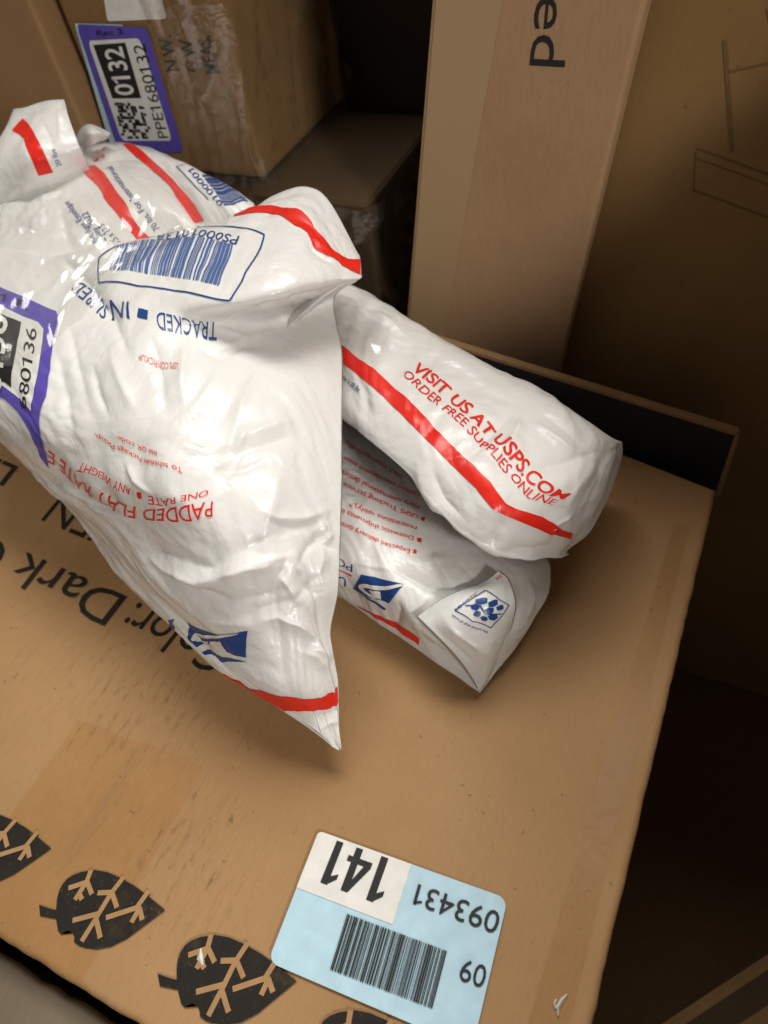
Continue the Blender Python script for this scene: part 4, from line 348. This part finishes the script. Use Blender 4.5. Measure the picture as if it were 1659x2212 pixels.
def shape2d(kind, arg):
    bm = bmesh.new(); extra = None
    if kind in ('text', 'bold'): bm.free(); bm = txt2d(arg, kind == 'bold')
    elif kind == 'band': rect2d(bm, 0, 0, 1, 1)
    elif kind in ('round', 'round2'):
        r = arg; pts = []
        cs = [(1-r, 1-r*1.5, 0), (r, 1-r*1.5, 90), (r, r*1.5, 180), (1-r, r*1.5, 270)]
        for ci, (cx, cy, a0) in enumerate(cs):
            if kind == 'round2' and ci != 1:
                pts.append(((1, 1), None, (0, 0), (1, 0))[ci]); continue
            for k in range(7):
                a = math.radians(a0+15*k); pts.append((cx+r*math.cos(a), cy+r*1.5*math.sin(a)))
        poly2d(bm, pts)
    elif kind == 'barcode':
        rr = random.Random(arg); x = 0.0; n = arg
        while x < 1:
            bw = rr.choice((1, 1, 2, 2, 3, 4))/(n*3.6); gp = rr.choice((1, 1, 2, 3))/(n*3.6)
            if x+bw > 1: break
            rect2d(bm, x, 0, x+bw, 1); x += bw+gp
    elif kind in ('eagle', 'eagle2'):
        if kind == 'eagle':
            poly2d(bm, [(0, 1), (.35, .86), (.66, .74), (1, .95), (.99, .0), (.80, .05), (.60, .20), (.36, .38), (.20, .22), (.07, .30)])
            poly2d(bm, [(.22, .02), (.42, .10), (.62, -.06), (.99, -.14), (.60, -.22), (.38, -.14)])
            extra = [smooth_closed([(.10, .52), (.18, .72), (.34, .74), (.60, .80), (.88, .86), (.62, .70), (.36, .62), (.24, .62), (.20, .52), (.26, .46), (.40, .50), (.32, .36), (.16, .38)], 3),
                     [(.42, .52), (.60, .56), (.68, .16), (.54, .20), (.42, .40)]]
        else:
            poly2d(bm, [(.0, .05), (.03, 1), (1, 1), (.93, .02), (.62, .02), (.36, -.02)])
            poly2d(bm, [(.10, -.06), (.40, -.12), (.74, -.26), (.94, -.38), (.97, -.30), (.74, -.16), (.42, -.05)])
            extra = [smooth_closed([(.12, .28), (.10, .50), (.20, .60), (.40, .62), (.68, .78), (.96, .97), (.98, .90), (.72, .62), (.50, .44), (.26, .42), (.22, .36), (.34, .22), (.60, .08), (.44, .06)], 3),
                     [(.34, .34), (.60, .42), (.72, .06), (.50, .12)]]
    elif kind == 'emblem':
        for cx, cy, r in ((.18, .72, .15), (.24, .42, .12), (.52, .84, .13), (.62, .55, .14), (.45, .22, .12), (.82, .82, .10), (.86, .40, .13), (.70, .18, .10)):
            poly2d(bm, [(cx+r*math.cos(a*math.pi/3+.3)*(1+.25*math.sin(cx*40+a*2)), cy+r*math.sin(a*math.pi/3+.3)*1.25) for a in range(6)])
        stroke2d(bm, [(.02, .30), (.30, .56), (.60, .40), (.98, .62)], .05)
    elif kind == 'hatch':
        rr = random.Random(4)
        for k in range(13):
            x = rr.random()*.85; y = rr.random()*.85; stroke2d(bm, [(x, y), (x+.15, y+.12)], .05)
        rect2d(bm, 0, .0, .35, .12)
    elif kind == 'digits':                      # heavy 1, 4, 1
        for x in (0.0, .76): rect2d(bm, x+.11, 0, x+.225, 1); poly2d(bm, [(x, .70), (x+.11, .80), (x+.11, .97), (x, .82)])
        poly2d(bm, [(.32, .22), (.72, .22), (.72, .35), (.32, .35)]); poly2d(bm, [(.535, 0), (.645, 0), (.645, .22), (.535, .22)])
        poly2d(bm, [(.535, .35), (.645, .35), (.645, 1), (.535, 1)]); poly2d(bm, [(.32, .35), (.43, .35), (.535, .72), (.535, 1)])
    elif kind == 'blot':
        rr = random.Random(9)
        for i in range(11):
            for j in range(11):
                if rr.random() < .46: rect2d(bm, i/11+rr.uniform(-.02, .02), j/11, (i+1)/11+rr.uniform(-.01, .03), (j+1)/11+rr.uniform(-.02, .02))
    return bm, extra
def fine(bm, fx, fy, lim):
    """split edges longer than lim metres (fx, fy: metres per unit)"""
    for _ in range(7):
        es = [e for e in bm.edges if math.hypot((e.verts[0].co.x-e.verts[1].co.x)*fx, (e.verts[0].co.y-e.verts[1].co.y)*fy) > lim]
        if not es: break
        bmesh.ops.subdivide_edges(bm, edges=es, cuts=1); bmesh.ops.triangulate(bm, faces=[f for f in bm.faces if len(f.verts) > 3])
def along(pl, x):
    pl = np.array(pl, float); d = np.concatenate([[0], np.cumsum(np.linalg.norm(np.diff(pl, axis=0), axis=1))]); d /= max(d[-1], 1e-9)
    return np.stack([np.interp(x, d, pl[:, k]) for k in range(pl.shape[1])], 1)
def patch_uv(bm, base, cap):
    bm.verts.ensure_lookup_table(); c = np.array([v.co[:] for v in bm.verts]); x, y = c[:, 0], c[:, 1:2]
    def even(pl): pl = np.array(pl, float); u = np.linspace(0, 1, len(pl)); return np.stack([np.interp(np.clip(x, 0, 1), u, pl[:, k]) for k in range(pl.shape[1])], 1)
    return even(base)*(1-y)+even(cap)*y
NAMES = {'text': 'lettering', 'digits': 'lettering', 'bold': 'lettering', 'band': 'stripe', 'barcode': 'barcode', 'eagle': 'eagle_emblem', 'eagle2': 'eagle_emblem', 'emblem': 'seal_emblem', 'hatch': 'printed_hatching', 'blot': 'code_block', 'loop': 'printed_frame', 'poly': 'label', 'round': 'label', 'round2': 'label_field'}
def to_obj(name, bm, co, mat, parent):
    me_f = [[v.index for v in f.verts] for f in bm.faces]
    bm.free(); return mesh_obj(name, co, me_f, mat, parent, smooth=False)
def outline(bm, st):
    vs = [bm.verts.new((p[0], p[1], 0)) for p in st]; f = bm.faces.new(vs); bmesh.ops.triangulate(bm, faces=[f])
def print_on(sheet, key, parent):
    lab = None
    for kind, arg, inkn, base, cap in PRINTS[key]:
        lift = LIFT[inkn]; mat = M[inkn]; par = parent
        if kind == 'poly':
            bm = bmesh.new(); outline(bm, base); p = sheet.at(np.array(base), 0); ex = np.ptp(p, axis=0).max(); sx = np.ptp(np.array(base), axis=0)
            fine(bm, ex/max(sx[0], .1), ex/max(sx[1], .1), .002); bm.verts.index_update()
            co = sheet.at(np.array([v.co[:2] for v in bm.verts]), lift)
            nm = {'violet_paper': 'shipping_label', 'white_paper': 'label_field', 'black': 'label_block'}[inkn]
            o = to_obj(nm, bm, co, mat, parent if lab is None else lab)
            if lab is None: lab = o
            continue
        if kind == 'loop':
            pl = np.array(base); dn = along(pl, np.linspace(0, 1, 160)); p = sheet.at(dn, lift); n = sheet.at(dn, lift+.001)-p
            t = np.gradient(p, axis=0); sd = np.cross(t, n); sd /= np.linalg.norm(sd, axis=1, keepdims=True); hw = arg*.00011
            V = np.concatenate([p-sd*hw, p+sd*hw]); k = len(p); F = [(i, i+1, k+i+1, k+i) for i in range(k-1)]
            mesh_obj('printed_frame', V, F, mat, parent); continue
        if lab is not None and inkn in ('black', 'white_ink'): par = lab
        bm, extra = shape2d(kind, arg)
        bp = sheet.at(along(base, np.linspace(0, 1, 12)), 0); cp = sheet.at(along(cap, np.linspace(0, 1, 12)), 0)
        fx = np.linalg.norm(np.diff(bp, axis=0), axis=1).sum(); fy = np.linalg.norm(bp-cp, axis=1).mean()
        fine(bm, fx, fy, .0014); bm.verts.index_update()
        co = sheet.at(patch_uv(bm, base, cap), lift); o = to_obj(NAMES[kind], bm, co, mat, par)
        if extra:
            b2 = bmesh.new()
            for pts in extra: poly2d(b2, pts)
            fine(b2, fx, fy, .0014); b2.verts.index_update(); co = sheet.at(patch_uv(b2, base, cap), lift+.0004); to_obj('emblem_relief', b2, co, M['white_ink'], o)
def print_flat(key, parent, lift=(0, 0, 0)):
    res = []
    for kind, arg, inkn, base, cap in FLAT[key]:
        bm, _ = shape2d(kind, arg); bm.verts.index_update(); co = patch_uv(bm, base, cap)+np.array(lift)
        res.append(to_obj(NAMES[kind], bm, co, M[inkn], parent))
    return res

def box_part(name, x0, x1, y0, y1, z0, z1, mat, parent, bev=.004, seg=2, jitter=.0, open_top=False):
    bm = bmesh.new(); bmesh.ops.create_cube(bm, size=1)
    for v in bm.verts: v.co = ((x0+x1)/2+v.co.x*(x1-x0), (y0+y1)/2+v.co.y*(y1-y0), (z0+z1)/2+v.co.z*(z1-z0))
    bmesh.ops.bevel(bm, geom=bm.edges[:], offset=bev, segments=seg, profile=.6, affect='EDGES')
    if jitter:
        rr = random.Random(hash(name) & 255)
        for v in bm.verts: v.co += Vector((rr.uniform(-1, 1), rr.uniform(-1, 1), rr.uniform(-1, 1)))*jitter
    return from_bm(name, bm, mat, parent)
def skew_box(name, quad, back, mat, parent, bev=.003):
    bm = bmesh.new(); f = [bm.verts.new(p) for p in quad]; g = [bm.verts.new(Vector(p)+Vector(back)) for p in quad]
    bm.faces.new(f); bm.faces.new(g[::-1])
    for i in range(4): bm.faces.new((f[(i+1) % 4], f[i], g[i], g[(i+1) % 4]))
    bmesh.ops.recalc_face_normals(bm, faces=bm.faces[:])
    bmesh.ops.bevel(bm, geom=bm.edges[:], offset=bev, segments=2, profile=.6, affect='EDGES')
    return from_bm(name, bm, mat, parent)
def panel(name, x0, x1, y0, y1f, z, mat, parent, amp=.0006, r=.004, thick=.006, nx=70, ny=90, seed=0, torn=.0008):
    """A corrugated board flap: gently uneven, rounded over at its edges."""
    u = np.linspace(0, 1, nx); v = np.linspace(0, 1, ny)
    # denser at the borders
    def dens(t, L): return np.unique(np.concatenate([np.array([0, .15, .35, .6, .85, 1.1, 1.5])*r/L, t[1:-1], 1-np.array([0, .15, .35, .6, .85, 1.1, 1.5])*r/L]))
    u = dens(u, x1-x0); v = dens(v, y1f(x0)-y0); V = []; H = []
    X = np.zeros((len(v), len(u))); Y = X.copy(); Z = X.copy()
    for j, a in enumerate(u):
        x = x0+(x1-x0)*a; y1 = y1f(x); X[:, j] = x; Y[:, j] = y0+(y1-y0)*v
    d = np.minimum(np.minimum(X-x0, x1-X), np.minimum(Y-y0, np.array([y1f(x) for x in X[0]])[None, :]-Y))
    q = np.clip(1-d/r, 0, 1); drop = r*(1-np.sqrt(np.clip(1-q*q, 0, 1)))
    X = X+(np.where(X > (x0+x1)/2, 1, -1))*torn*fbm(Y*160+seed, X*0+3.3, 3)*np.clip(1-np.minimum(X-x0, x1-X)/.01, 0, 1)
    Y = Y+torn*fbm(X*140+seed, X*0+8.3, 3)*np.clip(1-np.minimum(Y-y0, Y.max()-Y)/.01, 0, 1)
    Z = z-drop+amp*fbm(X*14+seed, Y*14, 3)-amp
    top = np.stack([X, Y, Z], -1); R_, C_ = X.shape; idx = np.arange(R_*C_).reshape(R_, C_)
    F = np.stack([idx[:-1, :-1], idx[:-1, 1:], idx[1:, 1:], idx[1:, :-1]], -1).reshape(-1, 4).tolist()
    ring = list(idx[0, :])+list(idx[1:, -1])+list(idx[-1, -2::-1])+list(idx[-2:0:-1, 0]); V = top.reshape(-1, 3).tolist(); b0 = len(V)
    for k in ring: p = V[k]; V.append([p[0], p[1], z-thick])
    n = len(ring)
    for k in range(n): F.append((ring[(k+1) % n], ring[k], b0+k, b0+(k+1) % n))
    return mesh_obj(name, V, F, mat, parent, smooth=True)
def strip(name, pts_a, pts_b, mat, parent, n=40, jag=.0006, z=ZB, amp=.0002, seed=0, m=8):
    """thin sheet between two edges on top of a carton (ends slightly torn)"""
    a = along(pts_a, np.linspace(0, 1, n)); b = along(pts_b, np.linspace(0, 1, n)); V = []; 
    for i in range(n):
        for j in range(m):
            f = j/(m-1); p = a[i]*(1-f)+b[i]*f; k = np.array([0, float(jag*vnoise(np.array(f*9.+seed), np.array(i*.3)))]) if i in (0, n-1) else 0
            p = p+k; V.append((p[0], p[1], z+amp*float(vnoise(np.array(p[0]*90+seed), np.array(p[1]*60)))))
    F = [(i*m+j, i*m+j+1, (i+1)*m+j+1, (i+1)*m+j) for i in range(n-1) for j in range(m-1)]
    return mesh_obj(name, V, F, mat, parent, smooth=True)

# ------------------------------------------------------------------ setting
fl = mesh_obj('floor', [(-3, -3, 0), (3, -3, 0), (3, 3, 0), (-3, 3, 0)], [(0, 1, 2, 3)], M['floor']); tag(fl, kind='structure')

# ------------------------------------------------------------------ cartons
X1 = .0232
def yback(x): return min(.405, .367-.23*(x-X1))
big = thing('carton', (-.25, .17, 0), 'brown carton printed Dark G with black leaves, pale blue 141 sticker on top', 'box')
box_part('wall', -.545, X1-.003, -.037, .366, .0, ZB-.006, M['kraft_plain'], big, bev=.003)
panel('top_panel', -.55, X1, -.0415, yback, ZB, M['kraft'], big, seed=1, nx=110, torn=.0004, amp=.0002)
tp = strip('tape', [(-.297, .071), (-.2985, -.0405)], [(-.206, .0755), (-.2055, -.0405)], M['tape_clear'], big, z=ZB+.0006, jag=.0015, amp=.00006)
strip('edge_tape', [(.0035, .33), (-.0005, .18), (-.0035, -.0405)], [(.0125, .33), (.0135, .15), (.0145, -.0405)], M['edge_tape'], big, z=ZB+.0006, jag=.002, m=5, amp=.00006)
for k in range(4):
    dx = .0779*(k-1); pts = smooth_closed([(x+dx, y) for x, y in LEAF], 1); bm = bmesh.new(); poly2d(bm, pts); bm.verts.index_update()
    lf = to_obj('leaf_print', bm, np.array([(v.co.x, v.co.y, ZB+.0008) for v in bm.verts]), M['flexo'], big)
    bm = bmesh.new()
    for v in VEINS: stroke2d(bm, [(x+dx, y) for x, y in v], .0025)
    bm.verts.index_update(); co = np.array([(v.co.x, v.co.y, ZB+.0010+.00002*(i//4)) for i, v in enumerate(bm.verts)]); to_obj('leaf_vein', bm, co, M['bare'], lf)
for o in print_flat('box_ink', big, (0, 0, .0005)): o.data.materials[0] = M['flexo']
lb, lw = print_flat('label', big, (0, 0, .0017))
lw.location.z += .0004; lw.parent = lb; lw.matrix_parent_inverse = Matrix()
for o in print_flat('label_ink', lb, (0, 0, .0025)): pass
tag(lb, label='pale blue sticker reading 141 and 093431')
# shiny wrinkle where the tape lifts, and chips of torn tape
def sliver(name, pts, wd, hgt, mat, parent):
    P_ = np.array(pts); d = np.gradient(P_, axis=0); n = np.stack([-d[:, 1], d[:, 0]], 1); n /= np.linalg.norm(n, axis=1, keepdims=True); V = []; k = len(P_)
    for i, p in enumerate(P_):
        f = math.sin(math.pi*(i+.4)/(k-.2)); V += [(p[0]-n[i, 0]*wd*f, p[1]-n[i, 1]*wd*f, ZB+.0009), (p[0], p[1], ZB+.0010+hgt*f), (p[0]+n[i, 0]*wd*f, p[1]+n[i, 1]*wd*f, ZB+.0009)]
    F = []
    for i in range(k-1): a = i*3; F += [(a, a+1, a+4, a+3), (a+1, a+2, a+5, a+4)]
    return mesh_obj(name, V, F, mat, parent, smooth=False)
sliver('tape_wrinkle', [(-.2462, .0860), (-.2472, .066), (-.2480, .046), (-.2500, .026), (-.2520, .012), (-.2545, -.002)], .0009, .0012, M['film'], big)
sliver('tape_wrinkle', [(-.2430, .034), (-.2450, .024), (-.2470, .012), (-.2490, .002), (-.250, -.006)], .0008, .0011, M['film'], big)
sliver('torn_chip', [(.0100, .0490), (.0086, .0460), (.0076, .0425), (.0086, .0395)], .0009, .0016, M['white_ink'], big)
sliver('torn_chip', [(.0062, .0455), (.0058, .0435), (.0066, .0415)], .0006, .0012, M['white_ink'], big)
sliver('torn_chip', [(-.1575, -.003), (-.1555, -.0064), (-.1525, -.0085)], .0018, .0012, M['white_ink'], big)

low = thing('carton', (-.3, -.3, 0), 'scuffed greyish carton along the near edge, lower than the leaf printed carton', 'box')
box_part('wall', -.62, .015, -.46, -.053, 0, ZB-.030, M['kraft_grey'], low, bev=.003)
panel('flap', -.62, .018, -.46, lambda x: -.0490, ZB-.024, M['kraft_grey'], low, seed=9, amp=.002)

rim = thing('backing_panel', (-.08, .39, 0), 'charcoal printed cardboard panel with bare tan rim standing behind the leaf printed carton', 'panel')
q0, q1 = Vector((-.30, .392, ZB+.079)), Vector((.0245, .3875, ZB+.0305))
skew_box('board', [(-.30, .392, 0), (.0245, .3875, 0), tuple(q1), tuple(q0)], (0, .004, 0), M['charcoal'], rim, bev=.0008)
skew_box('rim', [(-.30, .3915, ZB+.0795), (.0250, .3870, ZB+.031), (.0262, .3870, ZB+.0345), (-.30, .3915, ZB+.083)], (0, .0055, 0), M['edge'], rim, bev=.0008)
skew_box('corner_edge', [(.0245, .387, ZB-.03), (.0285, .387, ZB-.03), (.0275, .387, ZB+.033), (.0247, .387, ZB+.031)], (0, .006, 0), M['edge'], rim, bev=.0008)

hh = thing('carton', (-.15, .48, 0), 'tall narrow brown carton leaning behind the mailers, printed ed', 'box')
def hx(z, k):   # its leaning edges: x at height z above ZB
    return {'l': -.2415+.1885*z, 't': -.2075+.219*z, 'r': -.1085+.131*z}[k]
zt, zb = .40, -.12
skew_box('wall', [(hx(zb, 'l'), .447, ZB+zb), (hx(zb, 'r'), .447, ZB+zb), (hx(zt, 'r'), .447, ZB+zt), (hx(zt, 'l'), .447, ZB+zt)], (0, .022, 0), M['kraft_pale'], hh, bev=.003)
mesh_obj('tape', [(hx(zb, 'l')+.003, .4466, ZB+zb), (hx(zb, 't'), .4466, ZB+zb), (hx(zt, 't'), .4466, ZB+zt), (hx(zt, 'l')+.003, .4466, ZB+zt)], [(0, 1, 2, 3)], M['paper_tape'], hh)
print_flat('h_ink', hh, (0, .0006, 0))
hs = thing('carton', (-.17, .52, 0), 'dark lower carton that the tall leaning carton stands on', 'box')
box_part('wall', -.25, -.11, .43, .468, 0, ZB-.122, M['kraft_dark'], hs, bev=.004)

ff = thing('carton', (-.45, .62, ZB+.109), 'stretch wrapped brown carton marked N.W. with violet 0132 label', 'box')
box_part('wall', -.532, -.379, .50, .66, ZB+.109, ZB+.40, M['kraft_dark'], ff, bev=.006, seg=3)
u1 = print_flat('f_under', ff)[0]; tag(u1, label='pale blue label under the violet one')
fl_ = print_flat('f_label', ff)[0]; tag(fl_, label='violet edged label reading 0132'); fl_.name = 'shipping_label'
for o in print_flat('f_label_white', fl_)+print_flat('f_label_ink', fl_)+print_flat('f_label_white_ink', fl_): pass
print_flat('f_white', ff); print_flat('f_ink', ff)
def wrap_sheet(name, parent, path, z0, z1, seed, amp):
    a = along(path, np.linspace(0, 1, 70)); zz = np.linspace(z0, z1, 60); V = []
    d = np.gradient(a, axis=0); n = np.stack([d[:, 1], -d[:, 0]], 1); n /= np.linalg.norm(n, axis=1, keepdims=True)
    for z in zz:
        g = fbm(np.arange(70)*.16+z*9+seed, np.full(70, z*14.), 3); rg = np.clip(1-np.abs(fbm(np.arange(70)*.22-z*12+seed*3, np.full(70, z*10.+5), 2)), 0, 1)**6
        h = amp*(.5+.5*g)+amp*2*rg; V += [(a[i, 0]+n[i, 0]*h[i], a[i, 1]+n[i, 1]*h[i], z) for i in range(70)]
    F = [(i*70+j, i*70+j+1, (i+1)*70+j+1, (i+1)*70+j) for i in range(59) for j in range(69)]
    return mesh_obj(name, V, F, M['wrap'], parent, smooth=True)
wrap_sheet('stretch_wrap', ff, [(-.445, .4965), (-.383, .4965), (-.3755, .503), (-.3755, .655)], ZB+.105, ZB+.395, 2, .0042)
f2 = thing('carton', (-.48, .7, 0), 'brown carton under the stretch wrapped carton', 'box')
box_part('wall', -.76, -.277, .485, .64, 0, ZB+.106, M['kraft_shaded'], f2, bev=.007, seg=3)
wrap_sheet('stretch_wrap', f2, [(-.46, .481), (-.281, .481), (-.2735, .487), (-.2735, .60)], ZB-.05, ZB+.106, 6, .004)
gg = thing('carton', (-.68, .6, ZB+.107), 'plain brown carton at the left edge, beside the stretch wrapped carton', 'box')
box_part('wall', -.80, -.547, .487, .64, ZB+.107, ZB+.38, M['kraft_plain'], gg, bev=.005, seg=3)
mesh_obj('tape', [(-.70, .4862, ZB+.115), (-.65, .4862, ZB+.115), (-.65, .4862, ZB+.375), (-.70, .4862, ZB+.375)], [(0, 1, 2, 3)], M['tape'], gg)

ii = thing('carton', (.1, .6, 0), 'large dim carton in the shade behind the tall leaning carton', 'box')
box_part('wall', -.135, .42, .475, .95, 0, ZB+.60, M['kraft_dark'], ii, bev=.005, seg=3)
bm = bmesh.new()
sl = lambda pts, wd: stroke2d(bm, pts, wd*.55)
sl([(-.040, .172), (.035, .150)], .0022); sl([(-.039, .166), (.036, .144)], .0012); sl([(-.037, .146), (.04, .124)], .0022); sl([(-.040, .170), (-.037, .146)], .0012)
sl([(-.036, .23), (-.020, .172)], .004); sl([(-.018, .245), (.022, .16)], .004); sl([(-.03, .215), (.01, .225)], .003)
bm.verts.index_update(); to_obj('printed_symbol', bm, np.array([(v.co.x, .4746, ZB+v.co.y) for v in bm.verts]), M['faint'], ii)
jj = thing('carton', (-.5, .8, 0), 'added carton filling the gap behind the others, gap shade in its colour', 'box')
box_part('wall', -.9, -.14, .67, 1.0, 0, ZB+.75, M['kraft_gap_shade'], jj, bev=.006)  # added to fill the gap and block ceiling lamp light from behind
kk = thing('carton', (.4, .0, 0), 'tall carton at the right edge of the gap, beside the leaf printed carton', 'box')
skew_box('wall', [(.506, -.62, 0), (.190, .303, 0), (.190, .303, ZB+.37), (.506, -.62, ZB+.37)], (.40, .137, 0), M['kraft_plain'], kk, bev=.005)
mm = thing('carton', (.12, -.02, 0), 'low brown carton on the floor in the gap, at the lower right corner', 'box')
GL = [(.05, -.10), (.188, -.10), (.188, .215), (.05, .05)]
bm = bmesh.new(); a_ = [bm.verts.new((x, y, ZB-.33)) for x, y in GL]; b_ = [bm.verts.new((x, y, 0)) for x, y in GL]
bm.faces.new(a_); bm.faces.new(b_[::-1])
for i in range(4): bm.faces.new((a_[i], b_[i], b_[(i+1) % 4], a_[(i+1) % 4]))
bmesh.ops.recalc_face_normals(bm, faces=bm.faces[:]); bmesh.ops.bevel(bm, geom=bm.edges[:], offset=.004, segments=2, affect='EDGES'); from_bm('wall', bm, M['kraft_dark'], mm)
mesh_obj('tape', [(.052, .040, ZB-.3292), (.186, .200, ZB-.3292), (.186, .172, ZB-.3292), (.052, .012, ZB-.3292)], [(3, 2, 1, 0)], M['kraft_shaded'], mm)

# ------------------------------------------------------------------ mailers
FLOOR = ZB+.0025
def mailer(label, loc, key, pr, pc, thick, group='white postal mailers heaped on the carton', **kw):
    t = thing('mailer', loc, label, 'mailer', group); s = Sheet(key, pr, pc, **kw)
    s.build('pouch', M['poly'], t, thick, FLOOR, lean=(.55, .5) if key == 'A' else (.3, .7)); print_on(s, key, t); return t, s
mailer('white padded mailer in front with upside down PADDED FLAT RATE lettering and violet label', (-.2, .2, ZB), 'A', 26, 30, .13, soft=.0013, ridge=.0019, seed=3)
te, s1 = mailer('white mailer folded double at the right, reading VISIT US AT USPS.COM', (-.12, .27, ZB), 'E1', 30, 34, .05, soft=.0013, ridge=.0021, seed=8)
s2 = Sheet('E2', 30, 36, soft=.0014, ridge=.0026, seed=11); s2.build('lower_half', M['poly'], te, .045, FLOOR); print_on(s2, 'E2', te)
s3 = Sheet('EF', 14, 14, soft=.001, ridge=.001, seed=14); s3.build('corner_fold', M['poly'], te, .006); print_on(s3, 'EF', te)
s4 = Sheet('EC', 20, 20, soft=.0016, ridge=.004, seed=17, freq=1.4); s4.build('clear_sleeve', M['film'], te, 0)
mailer('white mailer under the clear bag, stripe beside 70 lbs. For International', (-.4, .42, ZB), 'B', 26, 26, .13, soft=.0018, ridge=.002, seed=21)
tc_, sc_ = mailer('rearmost white mailer showing a second blue barcode, below the violet 0132 label', (-.4, .46, ZB), 'C', 18, 18, .13, soft=.0015, ridge=.0016, seed=27)
st_ = Sheet('T', 10, 10, soft=.0008, ridge=.0006, seed=31); st_.build('seal_tab', M['poly'], tc_, .002)
mailer('white mailer with upright corner at the far left, stripe beside 20 lbs', (-.55, .45, ZB), 'D', 18, 18, .02, soft=.0014, ridge=.0012, seed=35)
fm = thing('clear_bag', (-.4, .38, ZB), 'crinkled clear plastic bag lying over the heap of mailers at left', 'plastic bag')
sf = Sheet('FM', 26, 24, soft=.002, ridge=.0058, seed=41, freq=1.6, aniso=(1.0, .5)); sf.build('film', M['film'], fm, 0)
